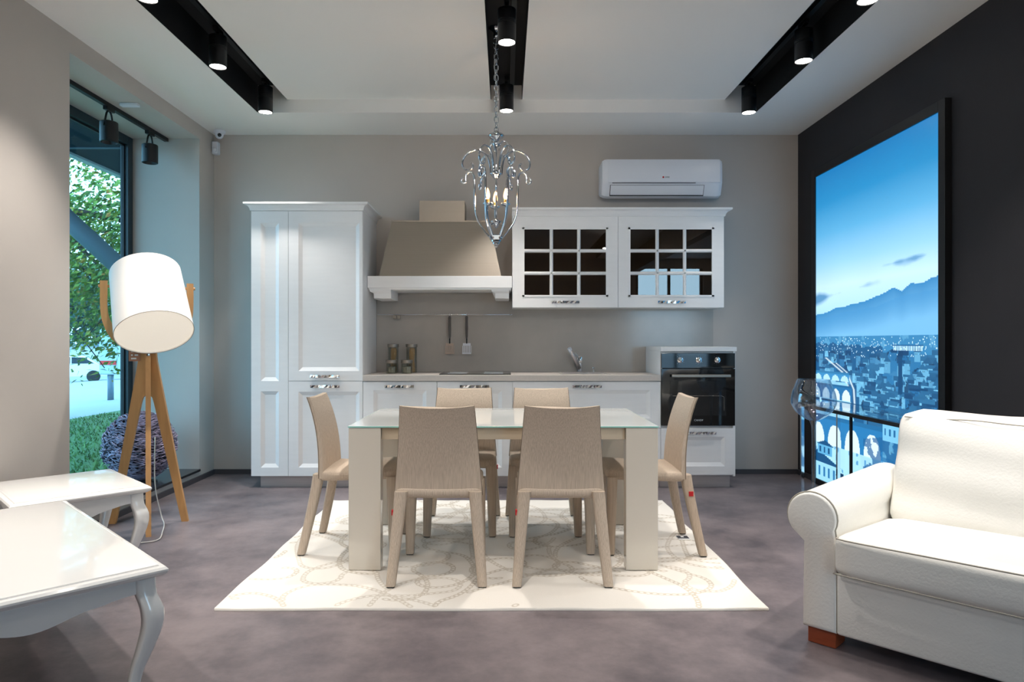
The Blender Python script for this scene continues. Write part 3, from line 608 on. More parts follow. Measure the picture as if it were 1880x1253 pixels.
ii, jj = np.meshgrid(np.arange(nx), np.arange(ny)); b0 = (jj*(nx+1)+ii).ravel(); faces = np.stack([b0, b0+1, b0+nx+2, b0+nx+1], 1)
ring = np.concatenate([np.arange(nx+1), (np.arange(1, ny+1)*(nx+1)+nx), (ny*(nx+1)+np.arange(nx-1, -1, -1)), np.arange(ny-1, 0, -1)*(nx+1)])
low = top[ring].copy(); low[:, 2] = .0005; nr = len(ring); lo_i = len(top) + np.arange(nr)
skirt = np.stack([ring, lo_i, np.roll(lo_i, -1), np.roll(ring, -1)], 1)
me = bpy.data.meshes.new('rug'); me.from_pydata(np.concatenate([top, low]).tolist(), [], np.concatenate([faces, skirt]).tolist()); me.update()
chain_mask = np.concatenate([paint_chains(nx, ny, x1-x0, y1-y0).ravel(), np.zeros(len(skirt))])
me.attributes.new('chain_print', 'FLOAT', 'FACE').data.foreach_set('value', chain_mask.astype(np.float32))
rug = link('rug', me, M['rug'], smooth=True); tag(rug, 'ivory rug with pale chain pattern under the dining table', 'rug')
t = thing('care_card', 'small black and white card lying on the rug', 'card', (1.06, 4.05, RUGZ))
obj('card', B(1.02, 1.09, 4.015, 4.095, RUGZ+.002, RUGZ+.0045), M['card'], t); bm = NB(); box(bm, 1.022, 1.088, 4.035, 4.093, RUGZ+.0045, RUGZ+.005); obj('print', bm, M['card_dark'], t); obj('emblem', B(1.045, 1.062, 4.06, 4.08, RUGZ+.005, RUGZ+.0055), M['card'], t)
TX0, TX1, TY0, TY1, TZ = -.80, .778, 3.48, 4.42, .75
t = thing('dining_table', 'rectangular dining table with white glass top and beige legs', 'table', ((TX0+TX1)/2, 3.95, RUGT))
gt = obj('glass_top', B(TX0-.002, TX1+.002, TY0-.002, TY1+.002, TZ-.008, TZ, bev=.0015), M['white_glass'], t)
bm = NB()
for a in ((TX0-.003, TX1+.003, TY0-.003, TY0-.0015), (TX0-.003, TX0-.0015, TY0, TY1), (TX1+.0015, TX1+.003, TY0, TY1), (TX0-.003, TX1+.003, TY1+.0015, TY1+.003)): box(bm, *a, TZ-.0075, TZ-.0005)
obj('glass_edge', bm, M['glass_edge'], gt)
for sx in (0, 1):
    for sy in (0, 1):
        xa = TX0 if sx == 0 else TX1-.163; ya = TY0 if sy == 0 else TY1-.07
        obj('leg', B(xa, xa+.163, ya, ya+.07, RUGT, TZ-.010, bev=.002), M['leg'], t)
for a in ((TX0+.165, TX1-.165, TY0+.03, TY0+.052), (TX0+.165, TX1-.165, TY1-.052, TY1-.03), (TX0+.05, TX0+.072, TY0+.072, TY1-.072), (TX1-.072, TX1-.05, TY0+.072, TY1-.072)): obj('apron', B(*a, TZ-.072, TZ-.014), M['apron'], t)

def make_chair(name, label):
    """local: faces +y, origin on the ground between the legs"""
    t = thing(name, label, 'chair', (0, 0, 0), 0, 'upholstered chairs around the dining table')
    n = 16
    def back_curve(z):   # y of the back's rear face
        k = (z-.415)/.435; return -.214 - .076*k**2.6
    bm = NB(); rings = []
    for i in range(15):
        k = i/14; z = .415 + .432*k; w = .214 - .036*k; th = .040 - .010*k
        front, rear = [], []
        for j in range(n+1):
            u = -1 + 2*j/n; x = w*u; y = back_curve(z) + .018*(1-u*u)*(-1)*(.4+.6*k) + .018; zz_ = z + (.012*u*u*k**3)
            f = th*(1-.35*abs(u)**6)
            rear.append((x, y - .0, zz_)); front.append((x*.99, y + f, zz_))
        rings.append(rear + front[::-1])
    loft(bm, rings); bk = obj('backrest', bm, M['fabric'], t, local=True, angle=50)
    for e_, sg_ in ((0, -1), (n, 1)): local_child('seam', tube(NB(), [Vector(r[e_]) + Vector((sg_*.001, .004, 0)) for r in rings], .0017, 5), M['seam'], bk)
    def shape(p):
        k = (p.y + .20)/.44; p.x *= 1 - .03*k; p.z += .012*k - .010*math.exp(-((p.y+.02)/.13)**2)*(1 if p.z > .44 else 0)
        return p
    obj('seat', rbox(NB(), (-.213, -.205, .396), (.213, .235, .460), .026, 8, (0, .006, .006), shape), M['fabric'], t, local=True, smooth=True)
    for sx in (-1, 1):
        for (xt, yt, xb, yb, zt) in ((.180, -.200, .218, -.285, .432), (.186, .205, .196, .215, .42)):
            rg = []
            for i in range(9):
                k = i/8; z = zt*(1-k); a = xt + (xb-xt)*k; b = yt + (yb-yt)*k**1.15; hx = .031 - .009*k; hy = .027 - .006*k
                rg.append([(sx*(a + hx*cx_), b + hy*cy_, z + .0045) for cx_, cy_ in ((-.7, -1), (.7, -1), (1, -.6), (1, .6), (.7, 1), (-.7, 1), (-1, .6), (-1, -.6))])
            lg = obj('leg', loft(bm := NB(), rg) and bm, M['fabric'], t, local=True, angle=60)
            local_child('glide', B(sx*xb-.018, sx*xb+.018, yb-.016, yb+.016, .0, .0045), M['foot'], lg)
    tg = obj('tag', B(-.224, -.214, -.232, -.208, .325, .350), M['red'], t, local=True); tag(tg, 'small red fabric tag')
    return t
chair0 = make_chair('upholstered_chair', 'beige upholstered chair facing the kitchen, on the window side of the table')
def put(o, x, y, rz, label):
    o.location = (x, y, RUGT); o.rotation_euler = (0, 0, rz); o['label'] = label
put(chair0, -.328, 3.535, 0, 'beige upholstered chair facing the kitchen, on the lamp side')
for x, y, rz, lb in ((.272, 3.535, 0, 'beige upholstered chair facing the kitchen, on the sofa side'), (-.274, 4.300, math.pi, 'beige chair with its back to the base cabinets, on the larder side'), (.239, 4.300, math.pi, 'beige chair with its back to the wide drawers, on the oven side'),
                     (-.832, 3.955, R(-90), 'beige chair at the table end facing away from the window'), (.790, 3.935, R(90), 'beige chair at the table end in front of the oven')):
    put(copy_tree(chair0), x, y, rz, lb)

# ------------------------------------------------------------ white cabriole tables
def side_table(label, loc, lx, ly, H=.485):
    t = thing('coffee_table', label, 'table', (*loc, 0), R(45)); hx, hy = lx/2, ly/2
    def rect(i, z): return [(-hx+i, -hy+i, z), (hx-i, -hy+i, z), (hx-i, hy-i, z), (-hx+i, hy-i, z)]
    bm = NB(); loft(bm, [rect(.030, H-.042), rect(.018, H-.038), rect(.006, H-.030), rect(0, H-.022), rect(0, H-.016), rect(.006, H-.009), rect(.016, H-.006), rect(.018, H-.009), rect(.021, H-.009), rect(.023, H-.003), rect(.040, H)])
    obj('top', bm, M['gloss'], t, local=True, angle=25)
    ins = .055; zt = H-.042; hs = .027
    for a, b, ax in ((-hy+ins, hx, 0), (hy-ins, hx, 0), (-hx+ins, hy, 1), (hx-ins, hy, 1)):
        L_ = b - ins - hs + .002; bm = NB(); N = 28; lo, hi = [], []
        for i in range(N+1):
            s = -1 + 2*i/N; u = abs(s)
            z = zt - .058 - (.030*(.5+.5*math.cos(math.pi*u/.62)) if u < .62 else 0) + (.012*math.sin((u-.62)/.38*math.pi/2) if u > .62 else 0)
            lo.append(z)
        rings = []
        for y in (-.009, .009):
            r1 = [(-L_ + 2*L_*i/N, lo[i]) for i in range(N+1)] + [(L_, zt), (-L_, zt)]
            rings.append([((p, a+y, z) if ax == 0 else (a+y, p, z)) for p, z in r1])
        loft(bm, rings); obj('apron', bm, M['gloss'], t, local=True)
    for sx in (-1, 1):
        for sy in (-1, 1):
            rg = []
            keys = [(zt, 0, hs), (zt-.05, .004, hs), (zt-.095, .019, .029), (zt-.15, .020, .026), (zt-.22, .003, .0215), (zt-.30, -.020, .017), (.06, -.030, .0155), (.025, -.024, .018), (.0005, -.018, .019)]
            pts = smooth_path([(z, d, h) for z, d, h in keys], 3)
            for z, d, h in pts:
                c_ = (sx*(hx-ins) + sx*d*.9, sy*(hy-ins) + sy*d*.9)
                rg.append([(c_[0] + a*h, c_[1] + b*h, z) for a, b in ((-.8, -1), (.8, -1), (1, -.8), (1, .8), (.8, 1), (-.8, 1), (-1, .8), (-1, -.8))])
            loft(bm := NB(), rg); obj('leg', bm, M['gloss'], t, local=True, angle=50)
    return t
side_table('long glossy white coffee table with curved legs', (-1.7475, 2.336), .70, 1.26)
side_table('small glossy white coffee table beside the tripod lamp', (-2.150, 3.350), .57, .64)

# ------------------------------------------------------------ tripod floor lamp
LX, LY = -2.335, 4.46
t = thing('floor_lamp', 'wooden tripod floor lamp with tilted white drum shade', 'lamp', (LX, LY, 0))
def plank(pts, th, nrm):
    """pts: outline in a plane, extruded by th along nrm"""
    n_ = Vector(nrm).normalized()*th/2; bm = NB(); loft(bm, [[Vector(p) - n_ for p in pts], [Vector(p) + n_ for p in pts]]); return bm
FL, FR, FF, FB = Vector((-2.55, 4.43, 0)), Vector((-2.105, 4.494, 0)), Vector((-2.165, 4.14, 0)), Vector((-2.48, 4.74, 0))
ZA = 1.10
hub = Vector((LX, LY, ZA))
ax_ = (FR - FL).normalized(); nr_ = Vector((-ax_.y, ax_.x, 0))
def on(p, s): return p + ax_*s
for F_, s in ((FL, -1), (FR, 1)):
    foot_d = (F_ - Vector((LX, LY, 0))).dot(ax_)
    pts = [Vector((LX, LY, 0)) + ax_*d + Vector((0, 0, z)) for d, z in ((foot_d - .022*s, 0), (foot_d + .018*s, 0), (.058*s, ZA-.05), (.050*s, ZA+.02), (.0005*s, ZA+.02), (.0005*s, ZA-.28), (.012*s, ZA-.265), (.030*s, ZA-.285), (.040*s, ZA-.32))]
    obj('leg', plank(pts, .026, nr_), M['wood'], t)
for F_ in (FF, FB):
    d_ = (F_ - Vector((LX, LY, 0))); L_ = d_.length; d_.normalize(); sd = Vector((-d_.y, d_.x, 0))
    pts = [Vector((LX, LY, 0)) + d_*a + Vector((0, 0, z)) for a, z in ((L_ - .022, 0), (L_ + .018, 0), (.055, ZA), (.018, ZA+.02), (.018, ZA-.10))]
    obj('leg', plank(pts, .030, sd), M['wood'], t)
obj('bolt', lathe(NB(), [(.012, 0), (.010, .006), (0, .007)], hub + (FF-Vector((LX, LY, 0))).normalized()*.052 + Vector((0, 0, -.005)), 12, (FF-Vector((LX, LY, 0)))), M['chrome'], t)
# yoke: a flat wooden U that carries the shade
vdir = Vector((-LX, -LY, 0)).normalized(); right = Vector((-vdir.y, vdir.x, 0))     # towards the room, and to its side
SC = Vector((LX, LY, 1.430)) + right*.012 + vdir*.13
def yk(a, z): return Vector((LX, LY, z)) + right*a
outer = [(.035, ZA+.02), (.11, ZA+.035), (.20, ZA+.09), (.248, ZA+.18), (.268, ZA+.28), (.270, ZA+.47)]
inner = [(.228, ZA+.47), (.228, ZA+.29), (.208, ZA+.205), (.16, ZA+.125), (.10, ZA+.075), (.0, ZA+.06)]
ol = smooth_path([(a, z, 0) for a, z in outer], 4); il = smooth_path([(a, z, 0) for a, z in inner], 4)
half = [(p.x, p.y) for p in ol] + [(p.x, p.y) for p in il]
full = half + [(-a, z) for a, z in half[::-1]][1:]
obj('yoke', plank([yk(a, z) for a, z in full], .022, vdir), M['wood'], t)
axis = (Vector((0, 0, -1))*1.0 + vdir*.70 + right*.13).normalized()      # opening of the shade
r0, r1, hh = .210, .226, .475
top_c = SC - axis*hh*.5
sh = lathe(NB(), [(r0, 0), (r1, hh), (r1-.003, hh), (r0-.003, .002)], top_c, 48, axis, cap=False)
sh_o = obj('lamp_shade', sh, M['shade'], t, angle=60)
obj('shade_top', lathe(NB(), [(r0-.004, .004), (r0-.004, .008), (0, .008)], top_c, 48, axis), M['shade'], sh_o)
obj('diffuser', lathe(NB(), [(r1-.005, hh-.012), (r1-.005, hh-.008), (0, hh-.008)], top_c, 48, axis), M['diffuser'], t, angle=40)
obj('rim', tube(NB(), [top_c + axis*hh + (Matrix.Rotation(R(7.5*k), 4, axis) @ (axis.orthogonal().normalized()*(r1-.001)).to_4d()).to_3d() for k in range(48)], .002, 6, True), mat('grey_rim', srgb(150, 146, 140), .6), sh_o)
for s in (-1, 1): obj('pivot_knob', tube(NB(), [yk(s*.205, 1.535), yk(s*.280, 1.535)], .010, 10), M['wood'], t)
cd = smooth_path([(LX+.02, LY+.05, .55), (-2.30, 4.48, .25), (-2.27, 4.50, .04), (-2.20, 4.40, .006), (-2.12, 4.22, .006), (-2.06, 4.06, .006), (-2.10, 4.0, .006), (-2.2, 3.98, .006), (-2.36, 4.02, .006), (-2.5, 4.2, .006)], 6)
obj('power_cord', tube(NB(), cd, .0035, 6), M['cord'], t, smooth=True)
tgp = yk(-.075, ZA-.005) + vdir*.02
o = obj('price_tag', plank([tgp + right*a + Vector((0, 0, z)) for a, z in ((-.035, -.04), (.03, -.04), (.03, .045), (-.035, .045))], .002, vdir), M['tag'], t)
bm = NB()
for i, (a, z, w) in enumerate(((-.022, .018, .016), (.004, .018, .012), (-.022, -.006, .010), (-.002, -.006, .02), (-.022, -.028, .03))):
    p = tgp + vdir*.0016 + right*a + Vector((0, 0, z)); loft(bm, [[p, p + right*w, p + right*w + Vector((0, 0, .010)), p + Vector((0, 0, .010))], [p + vdir*.0004 + q for q in (Vector(), right*w, right*w + Vector((0, 0, .010)), Vector((0, 0, .010)))]])
obj('tag_print', bm, M['card'], o)
# ball of twigs
BX, BY, BR = -2.875, 5.37, .275; BZ = NZ0 + BR - .01
t = thing('twig_ball', 'big purple-grey ball of woven twigs on the dark sill', 'ball', (BX, BY, NZ0))
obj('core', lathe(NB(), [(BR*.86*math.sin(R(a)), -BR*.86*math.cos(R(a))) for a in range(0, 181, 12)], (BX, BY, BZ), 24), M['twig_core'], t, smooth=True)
bm = NB(); rnd = random.Random(3)
for i in range(2100):
    z = rnd.uniform(-.97, 1); a = rnd.uniform(0, 2*math.pi); s = math.sqrt(1-z*z); p = Vector((s*math.cos(a), s*math.sin(a), z))
    tang = Vector((-math.sin(a), math.cos(a), rnd.uniform(-.55, .55))); tang = (tang - p*tang.dot(p)).normalized()
    L_ = rnd.uniform(.05, .10); rr = BR*rnd.uniform(.88, .985); c_ = Vector((BX, BY, BZ)) + p*rr; w = rnd.uniform(.0028, .0048)
    e0, e1 = c_ - tang*L_/2 - p*.012, c_ + tang*L_/2 - p*.004*rnd.random()
    bn = tang.cross(p)
    loft(bm, [[e + bn*w, e + p*w, e - bn*w, e - p*w] for e in (e0, c_ + p*.004, e1)])
o = obj('twigs', bm, M['twig'], t); o['kind'] = 'stuff'

# ------------------------------------------------------------ sofa
t = thing('sofa', 'ivory leather sofa with rolled arms and cherry wooden feet', 'sofa', (1.167, 2.683, 0), R(-45))
SW = 1.78; AW = .126
def arm(x_off, mirror):
    def X(u): return (SW - u) if mirror else u
    prof = [(.002, .065), (.004, .25), (.006, .40)]
    ccx, ccz, rr = .033, .498, .094
    for a in range(215, -31, -12): prof.append((ccx + rr*math.cos(R(a))*(1 if a > 0 else 1), ccz + rr*math.sin(R(a))))
    prof += [(AW-.002, .42), (AW, .25), (AW, .065)]
    cxm = sum(p[0] for p in prof)/len(prof); czm = .40
    rings = []
    for y, ins in ((-.002, .10), (.0, .045), (.006, .015), (.02, 0), (.30, 0), (.60, 0), (.93, 0), (.96, .03)):
        rings.append([(X(cxm + (u-cxm)*(1-ins*.9)), y + .0, czm + (z-czm)*(1-ins*.55)) for u, z in prof])
    bm = NB(); loft(bm, rings); o = obj('arm', bm, M['leather'], t, local=True, angle=55)
    local_child('piping', tube(NB(), [(X(cxm + (u-cxm)*1.01), .012, czm + (z-czm)*1.008) for u, z in prof[1:-1]], .0034, 6), M['stitch'], o)
    fx = .012 if not mirror else SW-.115
    for y0_ in (.025, .82): obj('foot', B(fx, fx+.104, y0_, y0_+.10, .0005, .066, bev=.002), M['cherry'], t, local=True)
arm(0, False); arm(0, True)
obj('base', B(AW+.001, SW-AW-.001, .0, .93, .066, .30, bev=.010, seg=3), M['leather'], t, local=True, angle=50)
def seat_fn(p):
    if p.z > .40: p.z -= .075*max(0, (p.y-.05)/.6)*.6
    return p
half_w = (SW-2*AW)
sc_ = obj('seat_cushion', rbox(NB(), (AW+.002, -.045, .300), (SW-AW-.002, .63, .452), .035, 14, (0, .012, .028), seat_fn), M['leather'], t, local=True, smooth=True)
local_child('piping', tube(NB(), smooth_path([(AW+.012, -.012, .441), (AW+.05, -.046, .442), (.5, -.056, .445), (.9, -.058, .446), (1.3, -.056, .445), (SW-AW-.05, -.046, .442)], 5), .003, 6), M['stitch'], sc_)
local_child('piping', tube(NB(), smooth_path([(AW+.035, -.040, .312), (AW+.07, -.048, .311), (.9, -.056, .310), (SW-AW-.05, -.046, .311)], 5), .003, 6), M['stitch'], sc_)
def lean(p):
    p.y += (p.z - .38)*.40; p.z += .008*math.sin(p.x*9) * (1 if p.z > .7 else 0); p.y += .006*math.sin(p.z*38 + p.x*3)*(1 if p.z < .8 else 0)
    return p
bc = obj('back_cushion', rbox(NB(), (AW+.004, .585, .375), (SW-AW-.004, .80, .855), .055, 16, (0, .035, .012), lean), M['leather'], t, local=True, smooth=True)
local_child('piping', tube(NB(), [(AW+.03 + (SW-2*AW-.06)*i/20, .772 + .012*math.sin(i*.9), .838 - .004*math.sin(i*1.3)) for i in range(21)], .003, 6), M['stitch'], bc)
obj('back_frame', rbox(NB(), (AW+.03, .94, .066), (SW-AW-.03, 1.02, .74), .035, 6), M['leather'], t, local=True, smooth=True)

# ------------------------------------------------------------ console and giant wine glass
t = thing('console_table', 'narrow glass console with chrome frame against the lightbox', 'console', (2.40, 4.49, 0))
KX0, KX1, KY0, KY1, KZ = 2.262, 2.56, 3.74, 5.24, .72
obj('glass_top', B(KX0, KX1, KY0, KY1, KZ-.010, KZ, bev=.002), M['clear_glass'], t)
for a in ((KX0, KX0+.022, KY0, KY1), (KX1-.022, KX1, KY0, KY1)): obj('rail', B(*a, KZ-.034, KZ-.0105), M['black'], t)
for a in ((KX0+.022, KX1-.022, KY0, KY0+.022), (KX0+.022, KX1-.022, KY1-.022, KY1)): obj('rail', B(*a, KZ-.034, KZ-.0105), M['black'], t)
for xx in (KX0, KX1-.022):
    for yy in (KY0, KY1-.022): obj('leg', B(xx, xx+.022, yy, yy+.022, .0005, KZ-.0345), M['chrome'], t)
obj('centre_post', B(KX0+.003, KX0+.018, 4.482, 4.497, .0005, KZ-.0345), M['black'], t)
gx, gy = 1.985, 4.40
t = thing('giant_wine_glass', 'oversized clear wine glass standing on the floor before the console', 'glass', (gx, gy, 0))
obj('foot', lathe(NB(), [(.135, .0005), (.135, .004), (.05, .012), (.014, .03)], (gx, gy, 0), 36, cap=False), M['wine_glass'], t, smooth=True)
obj('stem', lathe(NB(), [(.014, .03), (.010, .10), (.010, .58), (.014, .64), (.024, .672)], (gx, gy, 0), 20, cap=False), M['wine_glass'], t, smooth=True)
bp = [(.024, .672), (.06, .690), (.105, .725), (.132, .77), (.137, .80), (.130, .85), (.112, .90), (.098, .938)]
bp = [(p.x, p.y) for p in smooth_path([(a, b, 0) for a, b in bp], 4)]
obj('bowl', lathe(NB(), bp + [(r-.003, z) for r, z in bp[::-1]], (gx, gy, 0), 40, cap=False), M['wine_glass'], t, smooth=True)

# ------------------------------------------------------------ lightbox with a printed blue city view
def paint_city(Wd, Hd):
    rs = np.random.RandomState(5)
    U, V = np.meshgrid((np.arange(Wd)+.5)/Wd, (np.arange(Hd)+.5)/Hd)       # u to the near end, v upwards
    def fbm(n, octs=5, seed=0):
        r = np.random.RandomState(seed); out = np.zeros_like(U)
        for o in range(octs):
            k = n*2**o; g = r.rand(k*2+3, k+3); x = U*k; y = V*k*1.6; xi = x.astype(int); yi = np.minimum(y.astype(int), k*2); fx = x-xi; fy = y-yi; fx = fx*fx*(3-2*fx); fy = fy*fy*(3-2*fy)
            out += (g[yi, xi]*(1-fx)*(1-fy) + g[yi, xi+1]*fx*(1-fy) + g[yi+1, xi]*(1-fx)*fy + g[yi+1, xi+1]*fx*fy)/2**o
        return out/2
    def c(r, g, b): return np.array(srgb(r, g, b)[:3])
    img = np.zeros((Hd, Wd, 3))
    stops = [(0.0, c(150, 215, 250)), (.46, c(120, 190, 235)), (.50, c(128, 200, 242)), (.555, c(176, 224, 252)), (.63, c(196, 232, 254)), (.70, c(150, 208, 243)), (.80, c(88, 172, 220)), (.90, c(30, 136, 194)), (1.0, c(16, 116, 178))]
    vs = [s[0] for s in stops]
    for k in range(3): img[..., k] = np.interp(V, vs, [s[1][k] for s in stops])
    img += ((fbm(2, 3, 9)-.5)*.16)[..., None]*(V > .62)[..., None]*img
    def blend(mask, col, a=1.0):
        m = (mask*a)[..., None]; img[:] = img*(1-m) + np.asarray(col)*m
    # long clouds
    n = fbm(3, 5, 2); cl = np.clip((n - .30 - np.abs(V - (.592 + .045*U))*16)*4, 0, 1); blend(cl*np.clip((.62-U)*8, 0, 1), c(66, 134, 184), .9)
    cl = np.clip((fbm(4, 4, 4) - .50 - np.abs(V - (.648 + .02*U))*14)*7, 0, 1); blend(cl*(U > .5), c(70, 140, 190), .8)
    # mountains, two ridges fading into haze
    n1 = np.interp(U[0], [0, .12, .22, .35, .5, .6, .7, .76, .82, .9, 1], [.540, .548, .556, .566, .572, .582, .596, .585, .604, .60, .612]); n1 = n1 + (fbm(9, 4, 6)[0]-.5)*.012
    d = V - n1[None, :]; blend((d < 0)*(V > .45), c(52, 134, 192), 1); hz = np.clip((n1[None, :] - V)/.085, 0, 1)*(d < 0)*(V > .45); blend(hz, c(120, 190, 236), .92)
    n2 = np.interp(U[0], [0, .3, .55, .7, .8, 1], [.52, .54, .552, .566, .573, .58]) + (fbm(8, 4, 8)[0]-.5)*.012
    d2 = V - n2[None, :]; m2 = (d2 < 0)*(V > .45); blend(m2*np.clip(1 - (n2[None, :]-V)/.07, 0, 1), c(64, 146, 204), .6)
    # plain with lights, dark woods
    blend((V < .468), c(52, 132, 184)); n = fbm(24, 3, 11); blend((V < .468)*(n > .55), c(96, 170, 212), .6)
    wood = .452 - .02*U + (fbm(30, 2, 12)[0]-.5)[None, :]*.02
    blend((V < wood)*(U < .62), c(16, 84, 134), .92); blend((V < wood-.01)*(U >= .62), c(34, 110, 164), .7)
    for i in range(260):
        x, y = rs.randint(0, Wd), int((.405 + .06*rs.rand())*Hd); img[y, x] = c(200, 235, 255)
    # city blocks: overlapping houses with roofs, drawn from far to near
    def rect(x0, x1, y0, y1, col):
        a, b, e, f = [int(round(q)) for q in (x0*Wd, x1*Wd, y0*Hd, y1*Hd)]; img[max(e, 0):max(f, 0), max(a, 0):max(b, 0)] = col
    def tri(x0, x1, y0, y1, col, apex=.5):
        xa = x0 + (x1-x0)*apex; tt = np.clip((V-y0)/(y1-y0), 0, 1); m = (V >= y0)*(V < y1)*(U > x0 + (xa-x0)*tt)*(U < x1 + (xa-x1)*tt); blend(m, col)
    for i in range(230):
        k = i/230; y = .425 - .235*k; xmin = .02 if k < .35 else .30 + .22*k
        x = xmin + rs.rand()*(1.02-xmin); w = .03 + .085*k*rs.rand() + .01; h = .018 + .05*rs.rand()*(.5+k)
        tone = rs.rand(); wall = c(28, 104, 158)*(1-tone) + c(112, 188, 228)*tone
        rect(x, x+w, y-h, y, wall)
        roofc = c(10, 66, 112)*(1-tone*.5) + c(60, 140, 190)*tone*.5
        if rs.rand() < .75: rect(x-.004, x+w+.004, y, y+.006+.008*rs.rand(), roofc)
        else: tri(x-.005, x+w+.005, y, y+.018, roofc)
        for q in range(int(w/.010)):
            for e in range(int(h/.014)):
                if rs.rand() < .7: rect(x+.004+q*.010, x+.0085+q*.010, y-.006-e*.014, y-.001-e*.014, wall*(.45 if rs.rand() < .6 else 1.25))
        if rs.rand() < .22: blend(((U-x)**2/.0016 + (V-y+.012)**2/.0003 < 1.0)*(fbm(40, 2, i+50) > .42), c(8, 56, 98), .9)
    rect(.735, .762, .315, .425, c(10, 70, 116)); rect(.731, .766, .415, .428, c(8, 60, 104))                         # chimney stack
    for i in range(18): rect(.70+i*.011, .706+i*.011, .428, .440, c(190, 228, 250)); 
    rect(.69, .90, .440, .443, c(24, 94, 146))
    # light trails of the river road
    for off, w in ((0, .010), (.045, .007)):
        xx = np.interp(V, [.25, .31, .36, .40], [.345, .335, .27, .11]) + off; blend(np.exp(-((U-xx)/w)**2)*(V > .25)*(V < (.40 if off == 0 else .385)), c(225, 245, 255), .9)
    # river, mirrored bridges
    river = (V < .335 - .03*U)*(U < .335 + (.30-V)*.55); blend(river, c(150, 214, 246), .95)
    rip = (fbm(14, 4, 20) - .5)[..., None]*.5; img[:] = np.where(river[..., None], np.clip(img*(1+rip), 0, 1), img)
    def bridge(u0, u1, vb, h, n, deck, col, hole):
        m = (U > u0)*(U < u1)*(V > vb)*(V < vb+h); blend(m, col); w = (u1-u0)/n
        for i in range(n):
            cxx = u0 + w*(i+.5); blend((((U-cxx)/(w*.40))**2 + ((V-vb-h*.10)/(h*.72))**2 < 1)*(V > vb), hole)
        rect(u0, u1, vb+h, vb+h+deck, col*.75)
    bridge(-.02, .34, .330, .022, 4, .006, c(52, 140, 196), c(176, 224, 250))
    bridge(-.04, .36, .272, .040, 4, .007, c(30, 112, 170), c(214, 240, 255))
    bridge(-.04, .36, .236, .030, 4, .003, c(70, 156, 210), c(196, 232, 252))
    rect(-.02, .55, .262, .270, c(12, 74, 120))
    bridge(-.06, .62, .120, .085, 4, .012, c(34, 122, 182), c(214, 241, 255))
    m = (V < .125)*(U < .75); blend(m, c(170, 224, 250), .9); st = fbm(26, 2, 30); blend(m*(V > .05)*(np.abs(np.sin(U*46)) < .35)*(st > .40), c(44, 136, 196), .8)
    blend((U > .46)*(V < .20 - .12*np.abs(U-.7))*(fbm(16, 4, 33) > .47), c(20, 96, 152), .85)
    # nearest house with pitched roof, bottom corner
    rect(-.01, .24, -.01, .062, c(150, 212, 242)); tri(-.12, .27, .058, .098, c(14, 78, 126), .35); rect(.02, .17, .086, .118, c(90, 170, 216)); tri(.0, .20, .116, .134, c(14, 78, 126))
    for i in range(4): rect(.03+i*.05, .048+i*.05, .014, .046, c(40, 116, 170))
    for i in range(3): rect(.04+i*.045, .056+i*.045, .092, .110, c(14, 80, 128))
    blend((((U-.26)/.07)**2 + ((V-.012)/.035)**2 < 1)*(fbm(30, 3, 40) > .42), c(8, 54, 92))
    for x, y, w, h in ((.86, .255, .16, .05), (.62, .228, .22, .045), (.78, .205, .26, .04)):
        rect(x, x+w, y-h, y, c(120, 194, 232)); tri(x-.03, x+w+.03, y, y+.035, c(12, 74, 120), .3)
        for q in range(int(w/.035)): rect(x+.012+q*.035, x+.024+q*.035, y-h*.7, y-h*.25, c(30, 104, 156))
    return np.clip(img, 0, 1)
GW, GH = 210, 324; PX = XR - .030; PY0, PY1, PZ0, PZ1 = 4.06, 5.68, .05, 2.55
pic = paint_city(GW, GH)
t = thing('lightbox', 'tall backlit panel showing a blue city at dusk', 'lightbox', (PX, (PY0+PY1)/2, .005))
for a in ((PY0-.062, PY0, .006, PZ1+.062), (PY1, PY1+.062, .006, PZ1+.062), (PY0, PY1, PZ1, PZ1+.062), (PY0, PY1, .006, PZ0)): obj('frame', B(PX-.012, XR-.0005, *a, bev=.002), M['black'], t)
ys = np.linspace(PY1, PY0, GW+1); zs = np.linspace(PZ0, PZ1, GH+1)
vy, vz = np.meshgrid(ys, zs); co = np.stack([np.full(vy.size, PX), vy.ravel(), vz.ravel()], 1)
ii, jj = np.meshgrid(np.arange(GW), np.arange(GH)); b0 = (jj*(GW+1)+ii).ravel(); quads = np.stack([b0, b0+1, b0+GW+2, b0+GW+1], 1)
me = bpy.data.meshes.new('picture'); me.from_pydata(co.tolist(), [], quads.tolist()); me.update()
at = me.attributes.new('print_colour', 'FLOAT_COLOR', 'FACE'); at.data.foreach_set('color', np.concatenate([pic.reshape(-1, 3), np.ones((GW*GH, 1))], 1).astype(np.float32).ravel())
m = bpy.data.materials.new('backlit_print'); m.use_nodes = True; nt = m.node_tree; p = nt.nodes['Principled BSDF']; p.inputs['Base Color'].default_value = (.02, .02, .02, 1); p.inputs['Roughness'].default_value = .3
an_ = nt.nodes.new('ShaderNodeAttribute'); an_.attribute_name = 'print_colour'; nt.links.new(an_.outputs['Color'], p.inputs['Emission Color']); p.inputs['Emission Strength'].default_value = .78
link('picture', me, m, t)

